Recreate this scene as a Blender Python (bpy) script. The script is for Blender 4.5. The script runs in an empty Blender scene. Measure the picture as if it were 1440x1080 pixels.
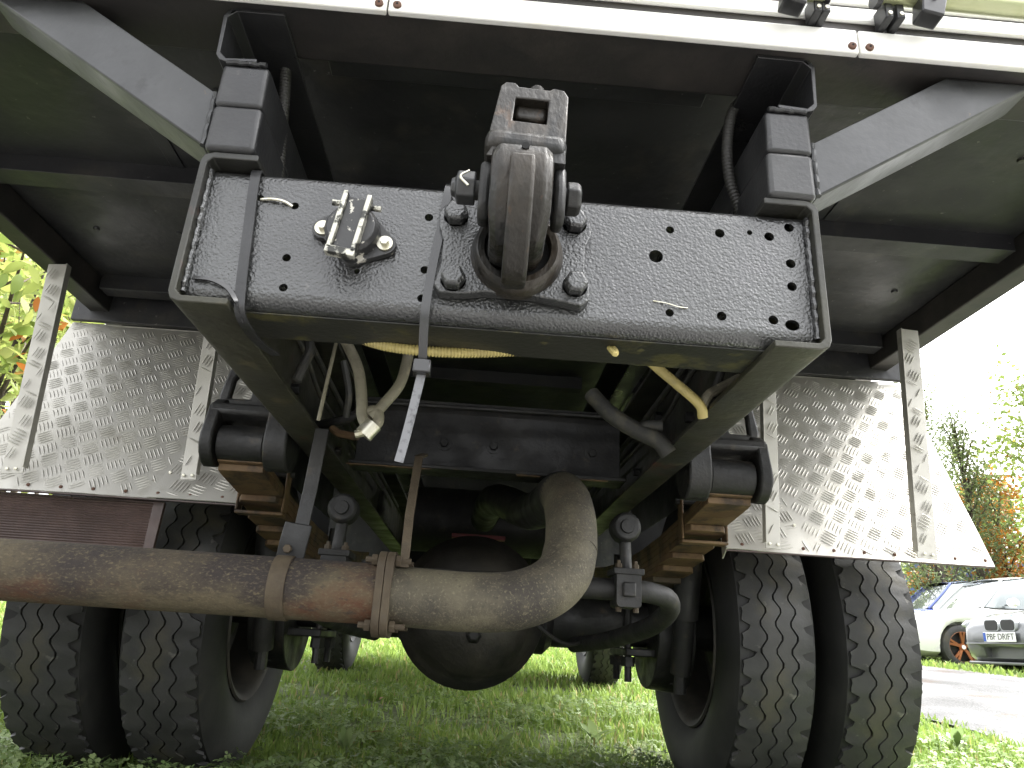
import bpy, bmesh, math, random
import numpy as np
from mathutils import Vector, Matrix, noise
from mathutils.geometry import tessellate_polygon

random.seed(7)
rng = np.random.default_rng(7)
R = math.radians
scene = bpy.context.scene
COL = scene.collection

# ------------------------------------------------------------------ camera
cam_d = bpy.data.cameras.new('camera')
cam_d.sensor_fit = 'HORIZONTAL'
cam_d.sensor_width = 36.0
cam_d.lens = 25.0
cam_d.clip_start = 0.02
cam_d.clip_end = 2000
cam = bpy.data.objects.new('camera', cam_d)
COL.objects.link(cam)
cr = Vector((0.99680263, -0.05596524, 0.05702983))
cf = Vector((0.03304121, 0.93856155, 0.34352655))
cu = Vector((-0.07275155, -0.34054383, 0.93740979))
cam.matrix_world = Matrix(((cr.x, cu.x, -cf.x, -0.0147),
                           (cr.y, cu.y, -cf.y, -0.8304),
                           (cr.z, cu.z, -cf.z, 0.49), (0, 0, 0, 1)))
scene.camera = cam

# ------------------------------------------------------------------ sky, sun, exposure
SUN_EL, SUN_AZ = 60.0, -22.0          # elevation, direction the light comes from (from +X towards -Y; negative: towards +Y, ahead of the truck)
world = bpy.data.worlds.new('World')
scene.world = world
world.use_nodes = True
wn, wl = world.node_tree.nodes, world.node_tree.links
wn.clear()
w_out = wn.new('ShaderNodeOutputWorld')
w_bg = wn.new('ShaderNodeBackground')
w_sky = wn.new('ShaderNodeTexSky')
w_sky.sky_type = 'NISHITA'
w_sky.sun_disc = False
w_sky.sun_elevation = R(SUN_EL)
w_sky.air_density = 1.0
w_sky.dust_density = 6.0
w_sky.ozone_density = 1.0
w_hsv = wn.new('ShaderNodeHueSaturation')      # overcast: the cloud layer takes the blue out
w_hsv.inputs['Saturation'].default_value = 0.10
w_bg.inputs['Strength'].default_value = 0.15
wl.new(w_sky.outputs[0], w_hsv.inputs['Color'])
wl.new(w_hsv.outputs[0], w_bg.inputs['Color'])
wl.new(w_bg.outputs[0], w_out.inputs['Surface'])
sun_d = bpy.data.lights.new('sun', 'SUN')
sun_d.energy = 1.2
sun_d.angle = R(25)
sun_d.color = (1.0, 0.97, 0.92)
sun = bpy.data.objects.new('sun', sun_d)
COL.objects.link(sun)
_sd = Vector((math.cos(R(SUN_EL)) * math.cos(R(-SUN_AZ)), math.cos(R(SUN_EL)) * math.sin(R(-SUN_AZ)), math.sin(R(SUN_EL))))
sun.rotation_euler = _sd.to_track_quat('Z', 'Y').to_euler()
w_sky.sun_rotation = math.atan2(_sd.x, _sd.y)
scene.view_settings.view_transform = 'Standard'
scene.view_settings.look = 'None'
scene.view_settings.gamma = 1.0
scene.view_settings.use_curve_mapping = False
scene.view_settings.exposure = 2.78
scene.cycles.max_bounces = 8
scene.cycles.diffuse_bounces = 5
scene.cycles.glossy_bounces = 4
scene.cycles.transparent_max_bounces = 8
scene.cycles.use_denoising = True

# ------------------------------------------------------------------ materials
MATS = {}
def mat(name, base, rough=0.5, metal=0.0, layers=(), bumps=(), rvar=None, spec=0.5, coat=0.0, trans=0.0, stretch=None, emit=None):
    """layers: (colour, noise scale, lo, hi, detail); bumps: (type, scale, strength, distance)"""
    m = bpy.data.materials.new(name)
    m.use_nodes = True
    nt = m.node_tree
    n, l = nt.nodes, nt.links
    b = n['Principled BSDF']
    tc = n.new('ShaderNodeTexCoord')
    vec = tc.outputs['Object']
    if stretch:
        mp = n.new('ShaderNodeMapping')
        mp.inputs['Scale'].default_value = stretch
        l.new(vec, mp.inputs['Vector'])
        vec = mp.outputs[0]
    col = None
    for i, (c, sc, lo, hi, det) in enumerate(layers):
        t = n.new('ShaderNodeTexNoise')
        t.inputs['Scale'].default_value = sc
        t.inputs['Detail'].default_value = det
        t.inputs['Roughness'].default_value = 0.62
        mpp = n.new('ShaderNodeMapping')
        mpp.inputs['Location'].default_value = (i * 3.7 + 1.3, i * 1.9, i * 2.3)
        l.new(vec, mpp.inputs['Vector'])
        l.new(mpp.outputs[0], t.inputs['Vector'])
        r = n.new('ShaderNodeMapRange')
        r.inputs['From Min'].default_value = lo
        r.inputs['From Max'].default_value = hi
        l.new(t.outputs['Fac'], r.inputs['Value'])
        mx = n.new('ShaderNodeMix')
        mx.data_type = 'RGBA'
        l.new(r.outputs[0], mx.inputs['Factor'])
        if col is None:
            mx.inputs['A'].default_value = (*base, 1)
        else:
            l.new(col, mx.inputs['A'])
        mx.inputs['B'].default_value = (*c, 1)
        col = mx.outputs['Result']
    if col is None:
        b.inputs['Base Color'].default_value = (*base, 1)
    else:
        l.new(col, b.inputs['Base Color'])
    b.inputs['Roughness'].default_value = rough
    b.inputs['Metallic'].default_value = metal
    b.inputs['Specular IOR Level'].default_value = spec
    b.inputs['Coat Weight'].default_value = coat
    b.inputs['Coat Roughness'].default_value = 0.08 if name.startswith('car') or name == 'headlamp' else 0.13
    b.inputs['Transmission Weight'].default_value = trans
    if rvar:
        t = n.new('ShaderNodeTexNoise')
        t.inputs['Scale'].default_value = rvar[0]
        t.inputs['Detail'].default_value = 4
        l.new(vec, t.inputs['Vector'])
        r = n.new('ShaderNodeMapRange')
        r.inputs['From Min'].default_value = 0.35
        r.inputs['From Max'].default_value = 0.65
        r.inputs['To Min'].default_value = rvar[1]
        r.inputs['To Max'].default_value = rvar[2]
        l.new(t.outputs['Fac'], r.inputs['Value'])
        l.new(r.outputs[0], b.inputs['Roughness'])
    prev = None
    for (ty, sc, st, dist) in bumps:
        if ty == 'noise':
            t = n.new('ShaderNodeTexNoise')
            t.inputs['Scale'].default_value = sc
            t.inputs['Detail'].default_value = 3
            o = t.outputs['Fac']
        else:
            t = n.new('ShaderNodeTexVoronoi')
            t.feature = 'SMOOTH_F1'
            t.inputs['Scale'].default_value = sc
            o = t.outputs['Distance']
        l.new(vec, t.inputs['Vector'])
        bp = n.new('ShaderNodeBump')
        bp.inputs['Strength'].default_value = st
        bp.inputs['Distance'].default_value = dist
        l.new(o, bp.inputs['Height'])
        if prev is not None:
            l.new(prev, bp.inputs['Normal'])
        prev = bp.outputs[0]
    if prev is not None:
        l.new(prev, b.inputs['Normal'])
        if coat:
            l.new(prev, b.inputs['Coat Normal'])
    if emit:
        b.inputs['Emission Color'].default_value = (*emit, 1)
        b.inputs['Emission Strength'].default_value = 1
    MATS[name] = m
    return m

def foliage_mat(name, c1, c2, c3=None, rough=0.5, transl=0.35):
    """leaf colours vary per blade/leaf through the 'hue' attribute (0..1)"""
    m = bpy.data.materials.new(name)
    m.use_nodes = True
    nt = m.node_tree
    n, l = nt.nodes, nt.links
    b = n['Principled BSDF']
    at = n.new('ShaderNodeAttribute')
    at.attribute_name = 'hue'
    ra = n.new('ShaderNodeValToRGB')
    ra.color_ramp.elements[0].color = (*c1, 1)
    ra.color_ramp.elements[1].color = (*c2, 1)
    if c3:
        ra.color_ramp.elements[1].position = 0.93
        e = ra.color_ramp.elements.new(1.0)
        e.color = (*c3, 1)
    l.new(at.outputs['Fac'], ra.inputs['Fac'])
    l.new(ra.outputs[0], b.inputs['Base Color'])
    b.inputs['Roughness'].default_value = rough
    b.inputs['Specular IOR Level'].default_value = 0.3
    tr = n.new('ShaderNodeBsdfTranslucent')
    l.new(ra.outputs[0], tr.inputs['Color'])
    mx = n.new('ShaderNodeMixShader')
    mx.inputs[0].default_value = transl
    l.new(b.outputs[0], mx.inputs[1])
    l.new(tr.outputs[0], mx.inputs[2])
    l.new(mx.outputs[0], n['Material Output'].inputs['Surface'])
    MATS[name] = m
    return m

mat('hammered_paint', (0.015, 0.015, 0.015), 0.33, layers=[((0.024, 0.025, 0.024), 6, 0.45, 0.62, 5), ((0.075, 0.072, 0.065), 30, 0.66, 0.74, 8), ((0.06, 0.04, 0.025), 5, 0.66, 0.72, 8)],
    bumps=[('voronoi', 280, 0.46, 0.0027), ('noise', 460, 0.45, 0.0015), ('noise', 18, 0.25, 0.004)], rvar=(10, 0.24, 0.44), spec=0.7, coat=0.7)
mat('beam_under', (0.022, 0.022, 0.018), 0.45, layers=[((0.065, 0.060, 0.025), 11, 0.57, 0.64, 6), ((0.11, 0.10, 0.045), 30, 0.64, 0.72, 5)],
    bumps=[('noise', 120, 0.3, 0.003)])
mat('black_paint', (0.018, 0.018, 0.019), 0.38, layers=[((0.035, 0.035, 0.035), 5, 0.45, 0.65, 6), ((0.075, 0.07, 0.065), 26, 0.66, 0.76, 6)],
    bumps=[('noise', 160, 0.25, 0.002), ('noise', 25, 0.2, 0.003)], rvar=(9, 0.27, 0.5))
mat('worn_black_paint', (0.020, 0.020, 0.017), 0.48, layers=[((0.036, 0.035, 0.023), 4, 0.42, 0.60, 6), ((0.075, 0.065, 0.036), 14, 0.60, 0.70, 7), ((0.055, 0.020, 0.014), 9, 0.63, 0.72, 6)],
    bumps=[('noise', 90, 0.35, 0.003)], rvar=(12, 0.35, 0.6))
mat('brace_grey', (0.027, 0.028, 0.029), 0.48, layers=[((0.044, 0.045, 0.046), 6, 0.45, 0.66, 6), ((0.018, 0.018, 0.018), 22, 0.60, 0.70, 6), ((0.10, 0.065, 0.03), 45, 0.70, 0.76, 4)],
    bumps=[('noise', 70, 0.2, 0.003)], rvar=(9, 0.28, 0.5), spec=0.6)
mat('floor_underside', (0.019, 0.019, 0.021), 0.5, layers=[((0.032, 0.032, 0.033), 2.5, 0.42, 0.62, 8), ((0.050, 0.046, 0.040), 7, 0.55, 0.70, 8), ((0.15, 0.145, 0.135), 55, 0.67, 0.73, 8)],
    bumps=[('noise', 40, 0.3, 0.004), ('noise', 7, 0.4, 0.015)], rvar=(5, 0.30, 0.6))
mat('sill_brown', (0.026, 0.024, 0.023), 0.5, layers=[((0.048, 0.042, 0.038), 7, 0.45, 0.65, 6), ((0.02, 0.02, 0.02), 20, 0.6, 0.7, 6)], bumps=[('noise', 90, 0.3, 0.002)])
mat('dark_iron', (0.010, 0.010, 0.0095), 0.6, layers=[((0.021, 0.020, 0.017), 8, 0.45, 0.65, 6), ((0.05, 0.038, 0.025), 22, 0.60, 0.74, 8)],
    bumps=[('noise', 110, 0.4, 0.003)], rvar=(15, 0.45, 0.75))
mat('cast_iron', (0.022, 0.020, 0.017), 0.55, layers=[((0.042, 0.037, 0.030), 7, 0.45, 0.65, 7), ((0.012, 0.012, 0.011), 5, 0.55, 0.66, 8)], bumps=[('noise', 90, 0.4, 0.003)], rvar=(9, 0.35, 0.7))
mat('greasy_steel', (0.017, 0.0145, 0.011), 0.34, metal=0.15, layers=[((0.034, 0.027, 0.019), 12, 0.45, 0.62, 6), ((0.010, 0.010, 0.009), 14, 0.48, 0.60, 6), ((0.085, 0.050, 0.028), 34, 0.62, 0.74, 5)],
    bumps=[('noise', 45, 0.6, 0.006), ('noise', 190, 0.5, 0.002)], rvar=(25, 0.28, 0.55), stretch=(1, 1, 0.45))
mat('rusty_leaf', (0.105, 0.060, 0.028), 0.72, layers=[((0.145, 0.092, 0.043), 9, 0.42, 0.62, 6), ((0.045, 0.030, 0.018), 16, 0.48, 0.62, 7), ((0.05, 0.045, 0.03), 5, 0.58, 0.68, 4)],
    bumps=[('noise', 130, 0.4, 0.002)])
mat('rusty_exhaust', (0.064, 0.050, 0.031), 0.85, layers=[((0.092, 0.074, 0.042), 5, 0.42, 0.6, 8), ((0.088, 0.036, 0.016), 4.0, 0.49, 0.59, 9), ((0.026, 0.020, 0.017), 3.6, 0.50, 0.60, 9), ((0.125, 0.10, 0.058), 230, 0.52, 0.72, 6), ((0.04, 0.03, 0.022), 90, 0.56, 0.72, 6)],
    bumps=[('noise', 300, 0.7, 0.0025), ('noise', 60, 0.5, 0.004)], stretch=(0.6, 1, 1))
mat('pale_exhaust', (0.078, 0.068, 0.044), 0.75, layers=[((0.115, 0.10, 0.064), 6, 0.42, 0.62, 8), ((0.038, 0.032, 0.024), 5, 0.48, 0.62, 9), ((0.065, 0.045, 0.028), 6, 0.58, 0.70, 9), ((0.17, 0.15, 0.095), 230, 0.54, 0.72, 6), ((0.05, 0.042, 0.028), 90, 0.58, 0.72, 6)],
    bumps=[('noise', 320, 0.6, 0.0022), ('noise', 50, 0.45, 0.004)])
mat('rust_bracket', (0.055, 0.040, 0.023), 0.75, layers=[((0.085, 0.065, 0.038), 14, 0.45, 0.65, 6), ((0.06, 0.05, 0.035), 20, 0.58, 0.68, 6)], bumps=[('noise', 200, 0.4, 0.002)])
mat('aluminium_tread', (0.50, 0.485, 0.44), 0.54, metal=0.5, layers=[((0.46, 0.445, 0.39), 5, 0.45, 0.66, 6), ((0.36, 0.34, 0.29), 14, 0.60, 0.74, 8), ((0.22, 0.19, 0.14), 40, 0.66, 0.74, 7)],
    bumps=[('noise', 350, 0.12, 0.001)], rvar=(7, 0.48, 0.62))
mat('rubber', (0.034, 0.034, 0.033), 0.62, layers=[((0.045, 0.044, 0.041), 9, 0.45, 0.62, 6), ((0.12, 0.115, 0.105), 30, 0.62, 0.70, 8), ((0.06, 0.055, 0.04), 4, 0.56, 0.66, 6)],
    bumps=[('noise', 150, 0.25, 0.002)], rvar=(18, 0.45, 0.75), spec=0.45)
mat('rubber_side', (0.015, 0.015, 0.0145), 0.68, layers=[((0.028, 0.027, 0.025), 7, 0.45, 0.65, 6), ((0.05, 0.045, 0.035), 5, 0.58, 0.68, 7)], bumps=[('noise', 90, 0.2, 0.002)])
mat('rim_dirty', (0.045, 0.042, 0.037), 0.6, layers=[((0.085, 0.075, 0.06), 9, 0.45, 0.65, 6), ((0.09, 0.045, 0.025), 18, 0.64, 0.72, 5)], bumps=[('noise', 80, 0.3, 0.002)])
mat('flap_rubber', (0.064, 0.042, 0.037), 0.45, layers=[((0.095, 0.062, 0.054), 10, 0.45, 0.65, 6), ((0.07, 0.04, 0.04), 25, 0.6, 0.72, 6)], bumps=[('noise', 250, 0.2, 0.001)], rvar=(30, 0.3, 0.55))
mat('white_paint', (0.80, 0.79, 0.75), 0.35, layers=[((0.72, 0.69, 0.60), 6, 0.52, 0.72, 6)], bumps=[('noise', 30, 0.05, 0.002)])
mat('cream_panel', (0.70, 0.69, 0.62), 0.4, layers=[((0.55, 0.52, 0.42), 5, 0.5, 0.72, 6)])
mat('olive_tube', (0.42, 0.44, 0.26), 0.3, metal=0.4, layers=[((0.36, 0.38, 0.2), 9, 0.45, 0.65, 5)])
mat('black_plastic', (0.014, 0.014, 0.015), 0.34, layers=[((0.03, 0.03, 0.03), 40, 0.5, 0.7, 4)])
mat('conduit_black', (0.028, 0.027, 0.025), 0.55)
mat('conduit_yellow', (0.52, 0.43, 0.16), 0.5, layers=[((0.40, 0.33, 0.14), 30, 0.5, 0.7, 4)])
mat('hose_grey', (0.20, 0.185, 0.13), 0.6, layers=[((0.12, 0.11, 0.075), 25, 0.45, 0.65, 5), ((0.30, 0.27, 0.19), 60, 0.6, 0.72, 4)], bumps=[('noise', 160, 0.3, 0.001)])
mat('hose_dark', (0.03, 0.03, 0.026), 0.6, layers=[((0.07, 0.065, 0.045), 25, 0.5, 0.66, 5)])
mat('tie_black', (0.018, 0.018, 0.018), 0.22, spec=0.7)
mat('tie_silver', (0.17, 0.172, 0.18), 0.35, layers=[((0.08, 0.08, 0.085), 120, 0.5, 0.65, 5)])
mat('zinc', (0.62, 0.60, 0.50), 0.35, metal=0.8, layers=[((0.45, 0.42, 0.28), 60, 0.5, 0.7, 4)], bumps=[('noise', 200, 0.2, 0.001)])
mat('socket_metal', (0.50, 0.49, 0.42), 0.45, metal=0.5, layers=[((0.05, 0.05, 0.045), 45, 0.50, 0.56, 6)], bumps=[('noise', 180, 0.3, 0.001)])
mat('socket_black', (0.03, 0.03, 0.03), 0.4, layers=[((0.50, 0.48, 0.42), 60, 0.62, 0.66, 6)], bumps=[('noise', 180, 0.3, 0.001)])
mat('red_paint', (0.16, 0.02, 0.022), 0.5, layers=[((0.12, 0.03, 0.03), 20, 0.5, 0.7, 5)])
mat('hole_dark', (0.006, 0.006, 0.006), 0.9)
mat('rust_screw', (0.10, 0.045, 0.025), 0.7)
mat('soil', (0.060, 0.075, 0.024), 0.9, layers=[((0.085, 0.115, 0.03), 3, 0.40, 0.58, 7), ((0.06, 0.045, 0.025), 7, 0.60, 0.72, 7)], bumps=[('noise', 30, 0.6, 0.03)])
mat('bark', (0.09, 0.07, 0.05), 0.9, layers=[((0.04, 0.032, 0.025), 12, 0.45, 0.62, 6)], bumps=[('noise', 30, 0.8, 0.02)], stretch=(1, 1, 0.25))
foliage_mat('grass_blade', (0.12, 0.20, 0.042), (0.255, 0.34, 0.078), (0.34, 0.30, 0.13), transl=0.45)
foliage_mat('clover_leaf', (0.13, 0.20, 0.07), (0.26, 0.33, 0.14), transl=0.35)
foliage_mat('shrub_leaf', (0.19, 0.26, 0.06), (0.37, 0.40, 0.12), (0.36, 0.13, 0.03), transl=0.45)
foliage_mat('green_leaf', (0.15, 0.21, 0.05), (0.27, 0.33, 0.09), (0.30, 0.16, 0.03), transl=0.35)
foliage_mat('dark_needle', (0.11, 0.15, 0.055), (0.20, 0.24, 0.10), (0.16, 0.12, 0.03), transl=0.25)
foliage_mat('orange_leaf', (0.28, 0.12, 0.02), (0.40, 0.20, 0.04), (0.18, 0.17, 0.03), transl=0.4)
foliage_mat('dead_leaf', (0.20, 0.075, 0.025), (0.42, 0.26, 0.05), transl=0.3)
# wet asphalt with puddles
m = mat('wet_asphalt', (0.036, 0.036, 0.037), 0.35, layers=[((0.060, 0.060, 0.060), 34, 0.40, 0.62, 7), ((0.028, 0.028, 0.028), 1.6, 0.48, 0.62, 6), ((0.030, 0.020, 0.014), 1.5, 0.57, 0.60, 6)],
        bumps=[('noise', 60, 0.8, 0.02)], rvar=(1.3, 0.35, 0.80), spec=0.3)
# cars
mat('car_white', (0.78, 0.78, 0.76), 0.22, coat=1.0)
mat('car_grey', (0.10, 0.104, 0.108), 0.34, metal=0.25, coat=1.0)
mat('car_blue', (0.06, 0.09, 0.30), 0.25, metal=0.3, coat=1.0)
mat('car_glass', (0.20, 0.22, 0.22), 0.04, metal=0.55, spec=0.9)
mat('car_black', (0.012, 0.012, 0.012), 0.4)
mat('bronze_rim', (0.42, 0.16, 0.07), 0.32, metal=0.7)
mat('silver_rim', (0.5, 0.5, 0.5), 0.3, metal=0.8)
mat('plate_white', (0.75, 0.75, 0.74), 0.4)
mat('plate_blue', (0.02, 0.08, 0.40), 0.4)
mat('headlamp', (0.45, 0.47, 0.48), 0.08, metal=0.3, coat=1.0)
mat('container_blue', (0.035, 0.085, 0.26), 0.5, layers=[((0.05, 0.10, 0.27), 3, 0.45, 0.65, 5)])

# ------------------------------------------------------------------ mesh helpers
class MB:
    def __init__(s):
        s.v = []
        s.f = []
    def add(s, v, f, M=None):
        o = len(s.v)
        s.v += [tuple((M @ Vector(p)) if M is not None else p) for p in v]
        s.f += [tuple(i + o for i in q) for q in f]
        return s
    def box(s, x0, x1, y0, y1, z0, z1, M=None):
        v = [(x0, y0, z0), (x1, y0, z0), (x1, y1, z0), (x0, y1, z0), (x0, y0, z1), (x1, y0, z1), (x1, y1, z1), (x0, y1, z1)]
        return s.add(v, [(3, 2, 1, 0), (4, 5, 6, 7), (0, 1, 5, 4), (1, 2, 6, 5), (2, 3, 7, 6), (3, 0, 4, 7)], M)
    def prism(s, poly, t0, t1, axis='Y', holes=(), M=None):
        """poly in the plane across axis: X->(y,z), Y->(x,z), Z->(x,y); holes are loops too"""
        def P3(p, t):
            return (t, p[0], p[1]) if axis == 'X' else ((p[0], t, p[1]) if axis == 'Y' else (p[0], p[1], t))
        loops = [list(poly)] + [list(h) for h in holes]
        pts = [p for lo in loops for p in lo]
        tri = tessellate_polygon([[Vector((p[0], p[1], 0)) for p in lo] for lo in loops])
        n = len(pts)
        v = [P3(p, t0) for p in pts] + [P3(p, t1) for p in pts]
        f = [tuple(t) for t in tri] + [tuple(reversed([i + n for i in t])) for t in tri]
        k = 0
        for lo in loops:
            m_ = len(lo)
            for i in range(m_):
                a, b = k + i, k + (i + 1) % m_
                f.append((a, b, b + n, a + n))
            k += m_
        return s.add(v, f, M)
    def tube(s, path, r, n=16, caps=True, closed=False):
        path = [Vector(p) for p in path]
        rr = r if isinstance(r, (list, tuple)) else [r] * len(path)
        T = []
        for i in range(len(path)):
            a = path[max(i - 1, 0)]
            b = path[min(i + 1, len(path) - 1)]
            T.append((b - a).normalized())
        up = Vector((0, 0, 1)) if abs(T[0].z) < 0.9 else Vector((1, 0, 0))
        nrm = (up - T[0] * up.dot(T[0])).normalized()
        o = len(s.v)
        for i, p in enumerate(path):
            nrm = (nrm - T[i] * nrm.dot(T[i])).normalized()
            bi = T[i].cross(nrm)
            for k in range(n):
                a = 2 * math.pi * k / n
                s.v.append(tuple(p + (nrm * math.cos(a) + bi * math.sin(a)) * rr[i]))
        for i in range(len(path) - 1):
            for k in range(n):
                k2 = (k + 1) % n
                s.f.append((o + i * n + k, o + i * n + k2, o + (i + 1) * n + k2, o + (i + 1) * n + k))
        if caps:
            s.f.append(tuple(o + k for k in reversed(range(n))))
            e = o + (len(path) - 1) * n
            s.f.append(tuple(e + k for k in range(n)))
        return s
    def cyl(s, p0, p1, r, n=16):
        return s.tube([p0, p1], r, n)
    def lathe(s, prof, c, axis='X', n=32, M=None):
        """prof: (along, radius)"""
        v, f = [], []
        for (a, r) in prof:
            for k in range(n):
                t = 2 * math.pi * k / n
                ca, sa = r * math.cos(t), r * math.sin(t)
                if axis == 'X':
                    v.append((c[0] + a, c[1] + ca, c[2] + sa))
                elif axis == 'Y':
                    v.append((c[0] + ca, c[1] + a, c[2] + sa))
                else:
                    v.append((c[0] + ca, c[1] + sa, c[2] + a))
        for i in range(len(prof) - 1):
            for k in range(n):
                k2 = (k + 1) % n
                f.append((i * n + k, i * n + k2, (i + 1) * n + k2, (i + 1) * n + k))
        return s.add(v, f, M)
    def sweep(s, path, w, t, side):
        """flat strip of width w along side vector(s), thickness t"""
        path = [Vector(p) for p in path]
        o = len(s.v)
        for i, p in enumerate(path):
            T = (path[min(i + 1, len(path) - 1)] - path[max(i - 1, 0)]).normalized()
            S = Vector(side)
            S = (S - T * S.dot(T)).normalized()
            N = T.cross(S)
            for a, b in ((-1, -1), (1, -1), (1, 1), (-1, 1)):
                s.v.append(tuple(p + S * (a * w / 2) + N * (b * t / 2)))
        for i in range(len(path) - 1):
            for k in range(4):
                k2 = (k + 1) % 4
                s.f.append((o + i * 4 + k, o + i * 4 + k2, o + (i + 1) * 4 + k2, o + (i + 1) * 4 + k))
        s.f.append((o + 3, o + 2, o + 1, o))
        e = o + (len(path) - 1) * 4
        s.f.append((e, e + 1, e + 2, e + 3))
        return s
    def mesh(s, name, material, smooth=35):
        me = bpy.data.meshes.new(name)
        me.from_pydata(s.v, [], s.f)
        bm = bmesh.new()
        bm.from_mesh(me)
        bmesh.ops.recalc_face_normals(bm, faces=bm.faces)
        bm.to_mesh(me)
        bm.free()
        me.materials.append(MATS[material])
        if smooth:
            me.polygons.foreach_set('use_smooth', [True] * len(me.polygons))
            me.set_sharp_from_angle(angle=R(smooth))
        me.update()
        return me
    def build(s, name, material, parent=None, bevel=0.0, smooth=35, seg=2):
        return link(name, s.mesh(name, material, smooth), parent, bevel=bevel, seg=seg)

WM = {}
def link(name, data, parent=None, M=None, bevel=0.0, seg=2):
    o = bpy.data.objects.new(name, data)
    COL.objects.link(o)
    M = M if M is not None else Matrix.Identity(4)
    o.matrix_basis = M
    WM[o.name] = M.copy()
    if parent is not None:
        o.parent = parent
        o.matrix_parent_inverse = WM[parent.name].inverted()
    if bevel:
        b = o.modifiers.new('bevel', 'BEVEL')
        b.width = bevel
        b.segments = seg
        b.limit_method = 'ANGLE'
        b.angle_limit = R(35)
    return o

def empty(name, loc, rz=0.0):
    return link(name, None, None, Matrix.Translation(loc) @ Matrix.Rotation(rz, 4, 'Z'))

def tag(o, label=None, cat=None, group=None, kind=None):
    if label: o['label'] = label
    if cat: o['category'] = cat
    if group: o['group'] = group
    if kind: o['kind'] = kind
    return o

def circ(cx, cy, r, n=16, ry=None):
    ry = ry or r
    return [(cx + r * math.cos(2 * math.pi * k / n), cy + ry * math.sin(2 * math.pi * k / n)) for k in range(n)]

def rrect(x0, x1, y0, y1, r, n=5):
    out = []
    for cx, cy, a0 in ((x1 - r, y1 - r, 0), (x0 + r, y1 - r, 90), (x0 + r, y0 + r, 180), (x1 - r, y0 + r, 270)):
        for k in range(n + 1):
            a = R(a0 + 90 * k / n)
            out.append((cx + r * math.cos(a), cy + r * math.sin(a)))
    return out

def bez(pts, n=10):
    """Catmull-Rom through pts"""
    P = [Vector(p) for p in pts]
    out = []
    for i in range(len(P) - 1):
        p0 = P[i - 1] if i > 0 else P[0] * 2 - P[1]
        p3 = P[i + 2] if i + 2 < len(P) else P[-1] * 2 - P[-2]
        p1, p2 = P[i], P[i + 1]
        for k in range(n):
            t = k / n
            out.append(0.5 * ((2 * p1) + (p2 - p0) * t + (2 * p0 - 5 * p1 + 4 * p2 - p3) * t * t + (3 * p1 - p0 - 3 * p2 + p3) * t ** 3))
    out.append(P[-1])
    return out

def corrugated(path, r, pitch=0.006, amp=0.0012, n=10):
    """ribbed conduit: radius ripples along the path"""
    L = [0.0]
    for a, b in zip(path[:-1], path[1:]):
        L.append(L[-1] + (Vector(b) - Vector(a)).length)
    N = int(L[-1] / (pitch / 4))
    pts, rr = [], []
    j = 0
    for i in range(N + 1):
        d = L[-1] * i / N
        while j < len(L) - 2 and L[j + 1] < d:
            j += 1
        t = (d - L[j]) / max(L[j + 1] - L[j], 1e-9)
        pts.append(Vector(path[j]).lerp(Vector(path[j + 1]), t))
        rr.append(r + amp * (1 if (i % 4) < 2 else -1))
    return MB().tube(pts, rr, n)

GROUND = 0.095
def tz(x, y):
    a = GROUND + 0.055 * max(0.0, y - 1.6) + 0.02 * max(0.0, x - 1.2)
    k = 0.05
    return -k * math.log(math.exp(-a / k) + math.exp(-0.56 / k)) + 0.05 * min(max(y - 11.5, 0.0), 6.0)
def tz_np(x, y):
    a = GROUND + 0.055 * np.maximum(0, y - 1.6) + 0.02 * np.maximum(0, x - 1.2)
    k = 0.05
    return -k * np.log(np.exp(-a / k) + np.exp(-0.56 / k)) + 0.05 * np.clip(y - 11.5, 0.0, 6.0)

# ------------------------------------------------------------------ the setting: lawn sheet, road
xs = np.concatenate([[-400, -200, -100, -50, -25], np.arange(-14, 26, 0.4), [30, 45, 70, 120, 220, 400]])
ys = np.concatenate([[-400, -200, -100, -50, -25, -12], np.arange(-7, 24, 0.4), [28, 40, 70, 120, 220, 400]])
GX, GY = np.meshgrid(xs, ys)
GZ = tz_np(GX, GY) + 0.008 * np.sin(GX * 3.1 + GY * 1.7) * np.sin(GY * 2.3)
gv = np.stack([GX, GY, GZ], -1).reshape(-1, 3)
nx, ny = len(xs), len(ys)
gf = [(j * nx + i, j * nx + i + 1, (j + 1) * nx + i + 1, (j + 1) * nx + i) for j in range(ny - 1) for i in range(nx - 1)]
g = MB()
g.v, g.f = [tuple(p) for p in gv], gf
tag(g.build('ground', 'soil', smooth=180), 'damp lawn soil under and around the truck', kind='structure')

ROAD_X0, ROAD_X1 = 2.55, 5.55
g = MB()
ry = np.concatenate([[-60, -30, -12], np.arange(-6, 30, 0.5), [40, 60, 100]])
for y in ry:
    w0 = 0.07 * math.sin(y * 1.9) + 0.05 * math.sin(y * 4.7)
    for k in range(9):
        x = ROAD_X0 + w0 + (ROAD_X1 - ROAD_X0) * k / 8 + (0.1 * math.sin(y * 2.3) if k == 8 else 0)
        g.v.append((x, y, tz(x, y) + 0.016))
for j in range(len(ry) - 1):
    for k in range(8):
        g.f.append((j * 9 + k, j * 9 + k + 1, (j + 1) * 9 + k + 1, (j + 1) * 9 + k))
tag(g.build('road', 'wet_asphalt', smooth=180), 'wet pale asphalt drive with brown puddles', kind='structure')

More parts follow.
